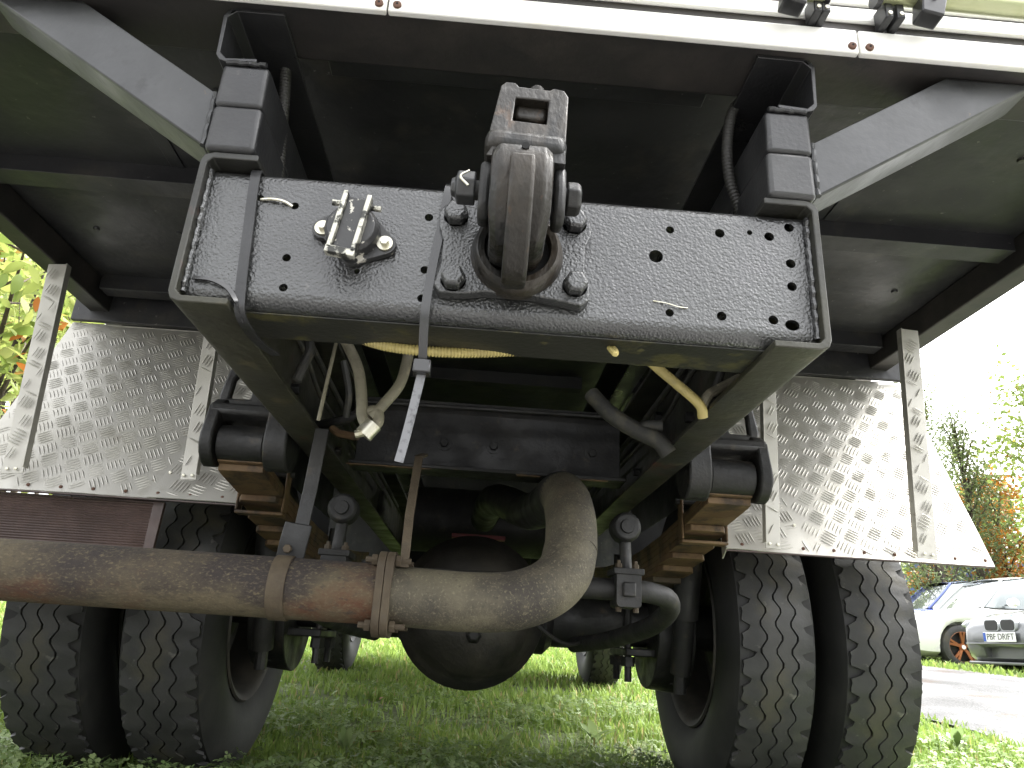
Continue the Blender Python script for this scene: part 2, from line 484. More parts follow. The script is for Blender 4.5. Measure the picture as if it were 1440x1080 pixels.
g = MB()  # unseen gravel added behind the camera to bounce neutral light onto the underside
yy = np.concatenate([[-40, -20], np.arange(-10, 0.61, 0.5)])
xx_ = np.concatenate([[-25, -12], np.arange(-6, 2.41, 0.6)])
for y in yy:
    for x in xx_:
        y_ = y + (0.08 * math.sin(x * 2.1) + 0.05 * math.sin(x * 5.3) if y > .5 else 0)
        g.v.append((x, y_, tz(x, y_) + 0.02))
nn = len(xx_)
for j in range(len(yy) - 1):
    for k in range(nn - 1):
        g.f.append((j * nn + k, j * nn + k + 1, (j + 1) * nn + k + 1, (j + 1) * nn + k))
mat('bounce_gravel', (0.13, 0.128, 0.124), 0.45, layers=[((0.17, 0.167, 0.16), 40, 0.45, 0.6, 6), ((0.09, 0.087, 0.083), 3, 0.5, 0.68, 6)], bumps=[('noise', 80, 0.5, 0.01)], rvar=(2, 0.2, 0.6))
tag(g.build('bounce_yard', 'bounce_gravel', smooth=180), 'unseen pale gravel sheet added behind the truck to bounce light', kind='structure')

# ------------------------------------------------------------------ the truck
truck = empty('truck', (0, 1.55, GROUND))
tag(truck, 'black-framed box truck seen from behind and below, parked on the lawn', 'truck')
def part(mb, name, m, bevel=0.0, parent=None, smooth=35, seg=2, label=None):
    o = mb.build(name, m, parent or truck, bevel, smooth, seg)
    if label: o['label'] = label
    return o

# --- frame rails (C section, open inwards)
RT, RB, RW, RF, RTH = 1.0875, 0.8645, 0.42, 0.345, 0.009
for s in (-1, 1):
    def sec(p):  # x mirrored
        return [(s * a, b) for a, b in p]
    c = RTH
    prof = [(RF, RT), (RW - 0.014, RT), (RW - 0.004, RT - 0.004), (RW, RT - 0.014), (RW, RB + 0.014), (RW - 0.004, RB + 0.004), (RW - 0.014, RB), (RF, RB),
            (RF, RB + c), (RW - 0.016, RB + c), (RW - c, RB + 0.016), (RW - c, RT - 0.016), (RW - 0.016, RT - c), (RF, RT - c)]
    part(MB().prism(sec(prof), -0.018, 5.6, 'Y'), 'frame_rail', 'worn_black_paint', 0.0015,
         label='black channel frame rail with olive and red worn underside')

# --- rear crossmember: face plate with punched holes, folded flanges
HOLES = [(-.291, 1.025, .0055), (-.289, .946, .0056), (-.286, .9025, .0056), (-.111, 1.024, .0058), (-.109, .944, .0056), (-.109, .9025, .0055), (-.196, .934, .0037),
         (.218, 1.035, .0058), (.198, .992, .0096), (.287, 1.036, .0068), (.329, 1.041, .0039), (.356, 1.037, .0069), (.385, 1.054, .0069), (.383, .997, .0068),
         (.382, .962, .0067), (.215, .909, .0056), (.284, .91, .0065), (.353, .91, .0066), (.378, .9045, .0084), (-.338, 1.033, .0048)]
XB = RW - RTH - 0.003
FZ0, FZ1 = RB + 0.0300, RT - 0.0275
b = MB().prism([(-XB, FZ0), (XB, FZ0), (XB, FZ1), (-XB, FZ1)], 0.0, 0.008, 'Y',
               holes=[circ(x, z, r if x != .378 else .0098, 18, r if x != .378 else .0078) for x, z, r in HOLES])
beam = part(b, 'rear_crossmember', 'hammered_paint', label='wet black hammered-paint crossmember with punched holes')
def fold(z_in, z_out, rad):  # rounded corner and flange
    sgn = 1 if z_out > z_in else -1
    pts = [(0.0, z_in)]
    for k in range(7):
        a = R(90 * k / 6)
        pts.append((rad - rad * math.cos(a), z_out - sgn * rad + sgn * rad * math.sin(a)))
    pts.append((0.10, z_out))
    inner = [(0.10, z_out - sgn * 0.008)] + [(rad - (rad - 0.008) * math.cos(R(90 * k / 6)), z_out - sgn * rad + sgn * (rad - 0.008) * math.sin(R(90 * k / 6))) for k in range(6, -1, -1)] + [(0.008, z_in)]
    return pts + inner
o = part(MB().prism(fold(FZ1, RT - 0.0115, 0.016), -XB, XB, 'X'), 'top_flange', 'hammered_paint', parent=beam)
part(MB().prism(fold(FZ0, RB + 0.0100, 0.0200), -XB, XB, 'X'), 'bottom_flange', 'hammered_paint', parent=beam)
part(MB().box(-XB, XB, .019, .0995, RB + .0080, RB + .0097), 'flange_underside', 'beam_under', parent=beam, label='olive underside of the crossmember with yellowish paint patches')
# weld beads down both ends
for s in (-1, 1):
    pts = [(s * (XB + 0.001), -0.003 + 0.0015 * math.sin(k * 2.1), RB + 0.02 + (RT - RB - 0.04) * k / 30) for k in range(31)]
    part(MB().tube(pts, [0.0035 + 0.0016 * random.random() for k in range(31)], 8), 'weld_bead', 'hammered_paint', parent=beam)
    # raised steel strap plates on the face
part(MB().tube(bez([(-.337, -.001, 1.030), (-.32, -.004, 1.030), (-.305, -.004, 1.028), (-.294, 0, 1.024)], 5), 0.0022, 6), 'wire_loop', 'zinc', parent=beam, label='short bare wire between two holes')
part(MB().tube(bez([(.193, -.001, .924), (.21, -.003, .921), (.226, -.003, .917), (.239, 0, .918)], 5), 0.0009, 6), 'scratch_ridge', 'zinc', parent=beam)
# black steel band round the left end
part(MB().sweep(bez([(-.353, .03, 1.082), (-.349, -.004, 1.068), (-.343, -.006, .98), (-.336, -.006, .89), (-.332, .004, .858), (-.326, .06, .850), (-.315, .11, .852)], 6), 0.013, 0.003, (1, 0, 0)),
     'steel_band', 'black_paint', parent=beam)
part(MB().sweep(bez([(-.40, -.004, .905), (-.375, -.006, .903), (-.352, -.006, .892), (-.337, -.008, .872), (-.33, .01, .855)], 6), 0.006, 0.002, (0, .4, 1)), 'loose_strap', 'tie_black', parent=beam)

# --- black cable tie round the beam
tie = part(MB().sweep(bez([(-.083, .06, 1.083), (-.086, .01, 1.083), (-.088, -.006, 1.066), (-.092, -.010, 1.01), (-.098, -.014, .94), (-.101, -.012, .88), (-.100, .0, .835), (-.099, .01, .812)], 6), 0.0112, 0.0026, (1, 0, 0)),
           'cable_tie', 'tie_black')
part(MB().box(-.110, -.088, -.004, .016, .800, .818), 'tie_head', 'tie_black', 0.002, parent=tie)
part(MB().sweep(bez([(-.099, .008, .803), (-.105, .013, .76), (-.112, .018, .715), (-.1165, .020, .690)], 6), 0.011, 0.002, (1, 0, 0)), 'tie_tail', 'tie_silver', parent=tie,
     label='loose cable tie tail shining silver grey')

# --- tow hitch
plate = rrect(-.094, .104, .902, 1.032, .012, 4)
hitch = part(MB().prism([(-.094, .914), (-.085, .903), (-.055, .904), (-.03, .909), (.03, .909), (.06, .905), (.095, .899), (.106, .908), (.106, .93), (.099, .95), (.099, .985), (.107, 1.005), (.105, 1.028), (.094, 1.036),
                         (.07, 1.034), (.05, 1.03), (-.03, 1.03), (-.06, 1.034), (-.088, 1.034), (-.096, 1.022), (-.094, 1.0), (-.087, .98), (-.087, .945)], -0.020, -0.001, 'Y'),
             'tow_hitch', 'hammered_paint', 0.003, label='greasy worn pintle tow hitch bolted to the crossmember')
for (x, z) in ((-.073, 1.017), (.084, 1.020), (-.069, .922), (.087, .927)):
    hb = MB()
    hb.lathe([(-.031, 0.0), (-.031, .0125), (-.028, .0160), (-.013, .0165), (-.013, 0.0)], (x, -.006, z), 'Y', 6)
    part(hb, 'hex_bolt', 'hammered_paint', 0.0015, parent=hitch)
    part(MB().lathe([(-.020, 0), (-.020, .0165), (-.010, .0165)], (x, 0.0, z), 'Y', 20), 'washer', 'hammered_paint', parent=hitch)
cx, czc = .010, .966
part(MB().lathe([(-.012, .060), (-.024, .060), (-.040, .055), (-.044, .051), (-.043, .043), (-.03, .041), (-.012, .04)], (cx, 0, czc - .002), 'Y', 40), 'collar_ring', 'greasy_steel', parent=hitch)
part(MB().lathe([(-.030, 0), (-.030, .042)], (cx, 0, czc - .004), 'Y', 24), 'collar_bore', 'hole_dark', parent=hitch)
hook = [(-.020, .940), (-.06, .930), (-.095, .918), (-.125, .925), (-.150, .950), (-.164, .985), (-.166, 1.012), (-.157, 1.030), (-.142, 1.037), (-.125, 1.032), (-.112, 1.014), (-.098, 1.002), (-.08, .998), (-.05, .998), (-.020, .995)]
def tapered_prism(poly, cx, w_of, M=None):
    n = len(poly)
    v, f = [], []
    for sg in (-1, -.72, .72, 1):
        for (y, z) in poly:
            w = w_of(y, z)
            k = 1.0 if abs(sg) < 1 else 1.0
            sh = 0.0 if abs(sg) < .9 else 0.008
            cy, cz2 = -.11, .98
            d = Vector((cy - y, cz2 - z))
            d = d.normalized() * min(sh, d.length) if d.length else d
            v.append((cx + sg * w, y + d.x, z + d.y))
    for j in range(3):
        for i in range(n):
            i2 = (i + 1) % n
            f.append((j * n + i, j * n + i2, (j + 1) * n + i2, (j + 1) * n + i))
    tri = tessellate_polygon([[Vector((p[0], p[1], 0)) for p in poly]])
    f += [tuple(t) for t in tri] + [tuple(reversed([i + 3 * n for i in t])) for t in tri]
    return MB().add(v, f)
hk = part(tapered_prism(hook, cx - .004, lambda y, z: (.036 - .10 * max(0, z - 1.025) - .12 * max(0, .95 - z)) if y < -.05 else .030), 'hook_body', 'greasy_steel', 0.003, parent=hitch)
rib = [(-.045, .935), (-.050, .906), (-.072, .888), (-.102, .882), (-.122, .890), (-.146, .918), (-.168, .952), (-.179, .986), (-.178, 1.005), (-.164, 1.002), (-.155, .97), (-.11, .935)]
part(MB().prism(rib, cx - .019, cx + .010, 'X'), 'hook_rib', 'greasy_steel', 0.005, parent=hitch, seg=3)
part(MB().lathe([(0, .0045), (-.012, .0045), (-.012, 0)], (cx - .002, -.152, 1.024), 'Y', 12), 'grease_hole', 'hole_dark', parent=hitch)
# latch head with window
lx = .014
Mt = Matrix.Translation((lx, -.080, 1.105)) @ Matrix.Rotation(R(-8), 4, 'X') @ Matrix.Rotation(R(3), 4, 'Y') @ Matrix.Diagonal((.93, 1, 1, 1))
lh = MB().prism([(-.052, -.075), (-.046, -.06), (-.052, -.035), (-.046, .048), (-.040, .056), (-.026, .056), (-.021, .05), (.021, .05), (.026, .054), (.042, .052), (.048, .042), (.050, -.04), (.052, -.075)], -.034, .034, 'Y',
                holes=[[(-.024, -.012), (.022, -.012), (.022, .030), (-.024, .030)]], M=Mt)
part(lh, 'latch_head', 'greasy_steel', 0.006, parent=hitch, seg=3)
part(MB().box(-.023, .021, -.022, .012, .008, .031, Mt), 'latch_tongue', 'greasy_steel', 0.005, parent=hitch)
part(MB().lathe([(.036, .026), (.052, .024), (.062, .017), (.066, .010), (.071, .011), (.078, .012), (.083, .009), (.084, 0)], (.004, -.004, 0), 'Z', 16, M=Mt), 'latch_knob', 'greasy_steel', parent=hitch)
part(MB().box(-.056, .052, -.040, .026, -.062, -.030, Mt), 'latch_lip', 'greasy_steel', 0.012, parent=hitch, seg=3)
# ears, pin, castle nut, bolt head
for s, xo in ((-1, -.046), (1, .044)):
    ear = [(-.100, .962), (-.070, .970), (-.055, 1.01), (-.068, 1.042), (-.092, 1.050), (-.115, 1.035), (-.122, 1.0), (-.115, .972)]
    part(MB().prism(ear, cx + xo - .007, cx + xo + .007, 'X'), 'hinge_ear', 'dark_iron', 0.005, parent=hitch)
part(MB().lathe([(-.072, 0), (-.072, .012), (.072, .012), (.072, 0)], (cx, -.090, 1.010), 'X', 14), 'hinge_pin', 'dark_iron', parent=hitch)
nut = MB().lathe([(-.096, 0), (-.096, .011), (-.090, .013), (-.088, .021), (-.066, .021), (-.066, 0)], (cx + .008, -.090, 1.012), 'X', 6)
nut = part(nut, 'castle_nut', 'brace_grey', 0.002, parent=hitch)
part(MB().lathe([(.062, 0), (.062, .021), (.076, .021), (.080, .017), (.080, 0)], (cx - .008, -.090, 1.008), 'X', 6), 'pin_head', 'dark_iron', 0.002, parent=hitch)
part(MB().tube(bez([(-.056, -.112, 1.022), (-.066, -.113, 1.012), (-.056, -.113, 1.000)], 5), 0.0016, 6), 'split_pin', 'zinc', parent=hitch)

# --- trailer socket with flip lid
sx, szz = -.206, .984
tri = []
for (px, pz, rad, a0, a1) in ((-.246, .988, .0145, 120, 280), (-.203, .950, .012, 225, 330), (-.163, .972, .0145, -70, 60), (-.205, 1.014, .016, 50, 135)):
    for k in range(7):
        a = R(a0 + (a1 - a0) * k / 6)
        tri.append((px + rad * math.cos(a), pz + rad * math.sin(a)))
socket = part(MB().prism(tri, -.010, -.0005, 'Y'), 'trailer_socket', 'socket_black', 0.0015, label='small black and silver trailer socket with worn flip lid')
part(MB().lathe([(-.010, .036), (-.024, .035), (-.030, .030), (-.031, 0)], (sx, 0, szz), 'Y', 28), 'socket_cap', 'socket_black', 0.001, parent=socket)
Ms = Matrix.Translation((sx, -.030, szz)) @ Matrix.Rotation(R(8), 4, 'Y')
part(MB().box(-.0125, .0125, -.006, .001, -.040, .038, Ms), 'lid', 'socket_black', 0.001, parent=socket)
for a in (-.0155, .0155):
    part(MB().box(a - .003, a + .003, -.013, .002, -.044, .042, Ms), 'lid_rib', 'socket_metal', 0.001, parent=socket)
part(MB().box(-.019, .019, -.013, .000, -.050, -.040, Ms), 'lid_lip', 'socket_metal', 0.001, parent=socket)
part(MB().cyl((sx - .030, -.022, 1.021), (sx + .034, -.022, 1.016), .004, 8), 'hinge_rod', 'socket_metal', parent=socket)
for (px, pz) in ((-.246, .988), (-.163, .972)):
    part(MB().lathe([(-.013, 0), (-.013, .0105), (-.008, .0105)], (px, 0, pz), 'Y', 18), 'washer', 'zinc', parent=socket)
    part(MB().lathe([(-.020, 0), (-.020, .0055), (-.012, .006)], (px, 0, pz), 'Y', 6), 'screw', 'zinc', parent=socket)

# --- upper sub-frame: C channels, stacked tube blocks, diagonal braces
for s in (-1, 1):
    xo, xi, zt, zb, t = .436, .350, 1.337, 1.238, .006
    prof = [(xi, zt), (xo - .016, zt), (xo - .005, zt - .005), (xo, zt - .016), (xo - .003, zb + .012), (xo - .009, zb + .003), (xo - .018, zb), (.375, zb + .003), (.375, zb + .003 + t), (xo - .018, zb + t), (xo - .008, zb + .016),
            (xo - t, zt - .018), (xo - .018, zt - t), (xi, zt - t)]
    part(MB().prism([(s * a, z) for a, z in prof], -.022, 3.4, 'Y'), 'subframe_channel', 'black_paint', 0.001)
    part(MB().box(s * .355, s * .421, -.020, 0.55, 1.164, 1.2365) if s > 0 else MB().box(-.421, -.355, -.020, .55, 1.164, 1.2365), 'spacer_block', 'black_paint', 0.007, seg=3)
    part(MB().box(s * .351, s * .418, -.024, 0.62, 1.0885, 1.1615) if s > 0 else MB().box(-.418, -.351, -.024, .62, 1.0885, 1.1615), 'spacer_block', 'black_paint', 0.007, seg=3)
    wl_ = [(s * (.36 + .055 * k / 14), -.021 + .0006 * math.sin(k * 2.3), 1.2372 + .0008 * math.sin(k * 1.3)) for k in range(15)]
    part(MB().tube(wl_, [.0030 + .0010 * random.random() for k in range(15)], 8), 'weld_bead', 'black_paint')
    # brace: square tube from the lower block to the body sill
    p0, p1 = Vector((s * .400, .006, 1.130)), Vector((s * .76, .006, 1.365))
    d = (p1 - p0).normalized()
    nrm = Vector((-d.z, 0, d.x)) * s
    br = MB()
    h, dep = .038, .06
    e0 = [p0 + nrm * h, p0 - nrm * h]
    # cut the inner end vertical against the block
    def at_x(pt, xx): return pt + d * ((xx - pt.x) / d.x)
    def at_z(pt, zz): return pt + d * ((zz - pt.z) / d.z)
    a, b_ = at_x(p0 + nrm * h, s * .4215), at_x(p0 - nrm * h, s * .4215)
    c_, e_ = at_z(p0 - nrm * h, 1.3375), at_z(p0 + nrm * h, 1.3375)
    poly = [(q.x, q.z) for q in (a, b_, c_, e_)]
    part(MB().prism(poly, -.012, .058, 'Y'), 'diagonal_brace', 'brace_grey', 0.006, seg=3, label='scuffed grey square-tube diagonal brace')
    part(MB().tube([(s * .424, -.013 + .002 * math.sin(k * 2), a.z + (b_.z - a.z) * k / 12) for k in range(13)], [.003 + .0015 * random.random() for k in range(13)], 7), 'weld_bead', 'brace_grey')

# --- box body: floor underside, joists, side sills, rear sill, white trim, rear wall
BW, BY0, BY1 = 1.262, -.036, 3.45
body = part(MB().box(-BW, BW, .07, BY1, 1.462, 1.50), 'body_floor', 'floor_underside', label='dark damp underside of the box body floor')
part(MB().box(-BW, BW, BY0 + .002, .069, 1.338, 1.46), 'rear_sill', 'sill_brown', 0.004, parent=body, label='brown-black stained rear sill of the body')
for yj, zb, w in ((.558, 1.420, .06), (1.128, 1.416, .055), (1.7, 1.416, .05), (2.25, 1.416, .05), (2.8, 1.416, .05), (3.3, 1.416, .05)):
    prof = [(yj, 1.4625), (yj, zb), (yj + w, zb), (yj + w, zb + .006), (yj + .006, zb + .006), (yj + .006, 1.4625)]
    for x0, x1 in ((-BW + .07, -.44), (-.34, .34), (.44, BW - .07)):
        part(MB().prism(prof, x0, x1, 'X'), 'floor_joist', 'floor_underside', 0.001, parent=body)
part(MB().box(-.33, .33, .14, .18, 1.412, 1.4615), 'floor_joist', 'floor_underside', .002, parent=body)
for s in (-1, 1):
    x0, x1 = sorted((s * (BW - .06), s * BW))
    part(MB().box(x0, x1, .072, BY1, 1.384, 1.461), 'side_sill', 'sill_brown', 0.004, parent=body)
    # drip drops along the sill
    for x in ((-.85, -.62) if s < 0 else (.62, .9)):
        part(MB().box(x - .009, x + .009, 1.135, 1.15, 1.400, 1.4155), 'joist_clip', 'dark_iron', .002, parent=body)
# rear wall and side walls of the box
part(MB().box(-BW, BW, BY0 + .004, BY0 + .04, 1.5005, 3.3), 'rear_wall', 'cream_panel', .002, parent=body, label='cream-white ribbed rear wall of the body')
for s in (-1, 1):
    x0, x1 = sorted((s * (BW - .04), s * BW))
    part(MB().box(x0, x1, BY0 + .042, BY1, 1.5005, 3.3), 'side_wall', 'cream_panel', .002, parent=body)
part(MB().box(-BW, BW, BY0, BY1, 3.301, 3.35), 'roof', 'cream_panel', .01, parent=body)
for k in range(6):
    z = 1.40 + .034 * k
    part(MB().box(-BW + .01, BW - .01, BY0 - .004, BY0 + .003, z, z + .028), 'wall_plank', 'white_paint', .003, parent=body)
# trim in three lengths, seams with rusty screws
seams = (-1.262, -.199, .494, 1.262)
for a, b_ in zip(seams[:-1], seams[1:]):
    part(MB().box(a + .0012, b_ - .0012, BY0 - .010, BY0 + .001, 1.3325, 1.376), 'white_trim', 'white_paint', .0025, parent=body, label='white trim strip along the rear sill')
for xs_ in seams[1:3]:
    for dx in (-.012, .014):
        part(MB().lathe([(-.004, 0), (-.004, .0035), (-.003, .006), (.0, .0062)], (xs_ + dx, BY0 - .010, 1.343), 'Y', 14), 'trim_screw', 'rust_screw', parent=body)
        part(MB().lathe([(-.0044, 0), (-.0044, .0018), (-.003, .0018)], (xs_ + dx, BY0 - .010, 1.343), 'Y', 8), 'screw_recess', 'hole_dark', parent=body)
# locking tubes with black clips
for (x0, x1) in ((-.9, .437), (.512, 1.12)):
    tb = part(MB().cyl((x0, -.075, 1.418), (x1, -.075, 1.410 + .000), .0145, 20), 'locking_tube', 'olive_tube', parent=body)
    xe = x1 if x0 < 0 else x0
    part(MB().cyl((xe - .004, -.075, 1.4105), (xe + .004, -.075, 1.4105), .0165, 20), 'end_cap', 'black_plastic', parent=tb)
for xc in (.385, .585, -.45):
    Mc = Matrix.Translation((xc, -.06, 1.395)) @ Matrix.Rotation(R(12), 4, 'Y')
    part(MB().prism([(-.016, -.028), (.016, -.028), (.020, .030), (-.020, .030)], -.034, -.006, 'Y', M=Mc), 'tube_clip', 'black_plastic', .003, parent=body)
    part(MB().lathe([(-.037, 0), (-.037, .0035), (-.034, .004)], (xc, -.06, 1.397), 'Y', 12), 'clip_screw', 'zinc', parent=body)
for xc in (.424, .436, .530, .547):
    part(MB().box(xc - .006, xc + .006, -.072, -.041, 1.378, 1.412), 'latch_block', 'black_plastic', .002, parent=body)
    part(MB().lathe([(-.033, 0), (-.033, .0032), (-.030, .0034)], (xc, -.041, 1.385), 'Y', 12), 'latch_screw', 'zinc', parent=body)

# --- second crossmember further in
cm = MB().prism([(.895, .886), (.895, .895), (.964, .895), (.974, .906), (.974, 1.052), (.964, 1.064), (.932, 1.064), (.932, 1.073), (.984, 1.073), (.984, .886)], -.344, .344, 'X')
cross = part(cm, 'inner_crossmember', 'dark_iron', .002, label='dark green-black inner crossmember with flaking yellow paint')
for x in (-.118, .011, .27):
    part(MB().lathe([(-.012, 0), (-.012, .011), (0, .011)], (x, .974, .972), 'Y', 6), 'hex_bolt', 'dark_iron', .001, parent=cross)
    part(MB().lathe([(-.003, 0), (-.003, .019), (0, .019)], (x, .974, .972), 'Y', 16), 'washer', 'dark_iron', parent=cross)
for (x, w) in ((-.30, .05), (-.22, .08), (.1, .03), (.24, .06)):
    part(MB().prism([(x - w, .897), (x - w * .3, .896), (x + w, .899), (x + w * .7, .911), (x, .907), (x - w * .8, .913)], .8835, .8858, 'Z'), 'paint_chip', 'rusty_leaf', parent=cross)
part(MB().box(-.343, .343, 1.2, 1.23, 1.03, 1.085), 'upper_crossmember', 'dark_iron', .003)
part(MB().cyl((-.34, .86, 1.035), (.34, .86, 1.04), .006, 8), 'brake_line', 'dark_iron')

# --- leaf springs with hangers, clamps, links
LX0, LX1 = .484, .584
LC = (LX0 + LX1) / 2
AXY, AXZ = 1.55, .575
EY, EZ = .700, .865
ends = [.690, .703, .862, .945, 1.03, 1.13, 1.24]
for s in (-1, 1):
    eye = MB().lathe([(-.049, .020), (-.049, .040), (.049, .040), (.049, .020)], (s * LC, EY, EZ), 'X', 28)
    spring = part(eye, 'leaf_spring', 'dark_iron', .002, label='stack of rusty orange-brown spring leaves with dark rolled eye, ' + ('left' if s < 0 else 'right') + ' side')
    for i, y0 in enumerate(ends):
        z1 = .838 - .0150 * i
        z0 = z1 - .0147
        hw = .050 - (0.001 if i > 2 else 0)
        y1 = 2 * AXY - y0
        mb = MB()
        ny_ = 10
        vs = []
        ysr = [y0, y0 + .02] + [y0 + .02 + (y1 - y0 - .04) * k / 8 for k in range(1, 8)] + [y1 - .02, y1]
        for k, y in enumerate(ysr):
            zz = .060 * (((y - AXY) / .86) ** 2 - 1)
            wk = hw if 0 < k < ny_ else hw - (.010 if i > 1 else .002)
            for (dx, zz2) in ((-wk, z0), (wk, z0), (wk, z1), (-wk, z1)):
                vs.append((s * LC + dx, y, zz2 + zz))
        fs = [(0, 1, 2, 3), tuple(ny_ * 4 + q for q in (3, 2, 1, 0))]
        for k in range(ny_):
            for q in range(4):
                q2 = (q + 1) % 4
                fs.append((k * 4 + q, k * 4 + q2, (k + 1) * 4 + q2, (k + 1) * 4 + q))
        mb.add(vs, fs)
        part(mb, 'spring_leaf', 'rusty_leaf' if i < 6 else 'rust_bracket', .0018, parent=spring)
    # hanger bracket bolted to the rail web: two arms round the eye, saddle, web with windows
    def rnd(cy, cz, r, a0, a1, n=8):
        return [(cy + r * math.cos(R(a0 + (a1 - a0) * k / n)), cz + r * math.sin(R(a0 + (a1 - a0) * k / n))) for k in range(n + 1)]
    arm = rnd(EY, EZ, .054, 170, 370) + [(EY + .060, .93), (EY + .060, .965), (EY + .0, .965), (EY - .035, .94)]
    xo = sorted((s * (LX1 + .003), s * (LX1 + .030)))
    hang = part(MB().prism(arm, xo[0], xo[1], 'X'), 'spring_hanger', 'dark_iron', .008, seg=3)
    arm2 = rnd(EY, EZ, .056, 170, 370) + [(EY + .06, .95), (EY + .06, 1.0), (EY - .03, 1.0), (EY - .045, .95)]
    xi = sorted((s * .430, s * (LX0 - .003)))
    part(MB().prism(arm2, xi[0], xi[1], 'X'), 'hanger_arm', 'dark_iron', .006, parent=hang, seg=3)
    part(MB().lathe([(-.006, 0), (-.006, .028), (.006, .028), (.010, .022), (.010, 0)], (s * (LX1 + .033), EY, EZ), 'X', 20), 'pin_cap', 'dark_iron', .002, parent=hang)
    x0, x1 = sorted((s * .4205, s * (LX1 + .028)))
    part(MB().prism([(EY - .040, .925), (EY - .02, .915), (EY + .05, .915), (EY + .062, .93), (EY + .062, .955), (EY - .034, .948)], x0, x1, 'X'), 'hanger_saddle', 'dark_iron', .007, parent=hang)
    web = [(s * .4206, .950), (s * .608, .950), (s * .612, .975), (s * .600, 1.035), (s * .575, 1.070), (s * .4206, 1.078)]
    hole1 = [(s * .445, .972), (s * .510, .965), (s * .522, .990), (s * .505, 1.045), (s * .445, 1.05)]
    hole2 = [(s * .542, .970), (s * .588, .970), (s * .584, 1.015), (s * .566, 1.044), (s * .535, 1.048)]
    part(MB().prism(web, EY + .002, EY + .024, 'Y', holes=[hole1, hole2]), 'hanger_web', 'dark_iron', .006, parent=hang)
    # rebound clamp
    cl = MB()
    c0, c1 = s * LC - .057, s * LC + .057
    cl.box(c0, c0 + .006, .880, .915, .752, .850).box(c1 - .006, c1, .880, .915, .752, .850).box(c0, c1, .880, .915, .744, .752)
    part(cl, 'leaf_clamp', 'rusty_leaf', .003, parent=spring)
    part(MB().cyl((c0 - .01, .897, .845), (c1 + .01, .897, .845), .007, 8), 'clamp_bolt', 'dark_iron', parent=spring)
    # anti-roll bar drop link
    lkx, lky = s * .305, .72
    link_ = part(MB().lathe([(-.028, 0), (-.028, .026), (-.020, .032), (.020, .032), (.028, .026), (.028, 0)], (lkx, lky, .742), 'Y', 20), 'drop_link', 'dark_iron', .002)
    part(MB().lathe([(-.034, 0), (-.034, .014), (-.026, .016)], (lkx, lky, .742), 'Y', 14), 'joint_cap', 'dark_iron', parent=link_)
    part(MB().cyl((lkx, lky, .72), (lkx + s * .004, lky, .635), .013, 12), 'link_rod', 'dark_iron', parent=link_)
    part(MB().prism(rrect(lkx - .026, lkx + .026, .575, .648, .008, 3), lky - .045, lky + .030, 'Y'), 'bush_clamp', 'dark_iron', .003, parent=link_)
    part(MB().box(lkx - .032, lkx + .032, lky - .048, lky + .034, .640, .653), 'clamp_cap', 'dark_iron', .002, parent=link_)
    for dx in (-.018, .018):
        part(MB().lathe([(.653, 0), (.653, .0075), (.663, .0075), (.663, .004), (.670, .004), (.670, 0)], (lkx + dx, lky - .025, 0), 'Z', 6), 'clamp_nut', 'rust_bracket', parent=link_)
        part(MB().cyl((lkx + dx, lky - .025, .566), (lkx + dx, lky - .025, .576), .006, 6), 'clamp_bolt', 'rust_bracket', parent=link_)
    part(MB().box(lkx - .014, lkx + .014, lky - .052, lky - .044, .595, .625), 'clamp_boss', 'dark_iron', .006, parent=link_)
    # axle clamp plate, U-bolts, shock absorber
    seat = part(MB().box(s * LC - .080, s * LC + .080, AXY - .13, AXY + .13, .478, .50), 'axle_plate', 'dark_iron', .004)
    part(MB().box(s * LC - .07, s * LC + .07, AXY - .12, AXY + .12, .64, .665), 'spring_seat', 'dark_iron', .004, parent=seat)
    for dx in (-.066, .066):
        for dy in (-.09, .09):
            part(MB().cyl((s * LC + dx, AXY + dy, .405), (s * LC + dx, AXY + dy, .80), .011, 10), 'u_bolt', 'dark_iron', parent=seat)
            part(MB().lathe([(.448, 0), (.448, .021), (.476, .021), (.476, 0)], (s * LC + dx, AXY + dy, 0), 'Z', 6), 'u_bolt_nut', 'dark_iron', parent=seat)
    shock = part(MB().cyl((s * .60, 1.36, .44), (s * .60, 1.30, .60), .030, 16), 'shock_absorber', 'dark_iron')
    part(MB().cyl((s * .60, 1.30, .59), (s * .605, 1.22, .86), .038, 16), 'shock_cover', 'dark_iron', parent=shock)
    part(MB().cyl((s * .60, 1.37, .385), (s * .60, 1.36, .45), .018, 10), 'shock_pin', 'dark_iron', parent=shock)
# anti-roll bar
bar = []
for s in (-1,):
    pass
pth = [(-.30, 1.45, .50), (-.36, 1.25, .515), (-.405, .95, .545), (-.425, .83, .575), (-.41, .765, .598), (-.37, .738, .606), (-.31, .72, .608), (-.1, .72, .609), (.1, .72, .611), (.31, .72, .612), (.37, .738, .610), (.41, .765, .600), (.425, .83, .577), (.405, .95, .545), (.36, 1.25, .515), (.30, 1.45, .50)]
part(MB().tube(bez(pth, 8), .0225, 16), 'anti_roll_bar', 'dark_iron', label='grey-brown anti-roll bar bending forward at both ends')

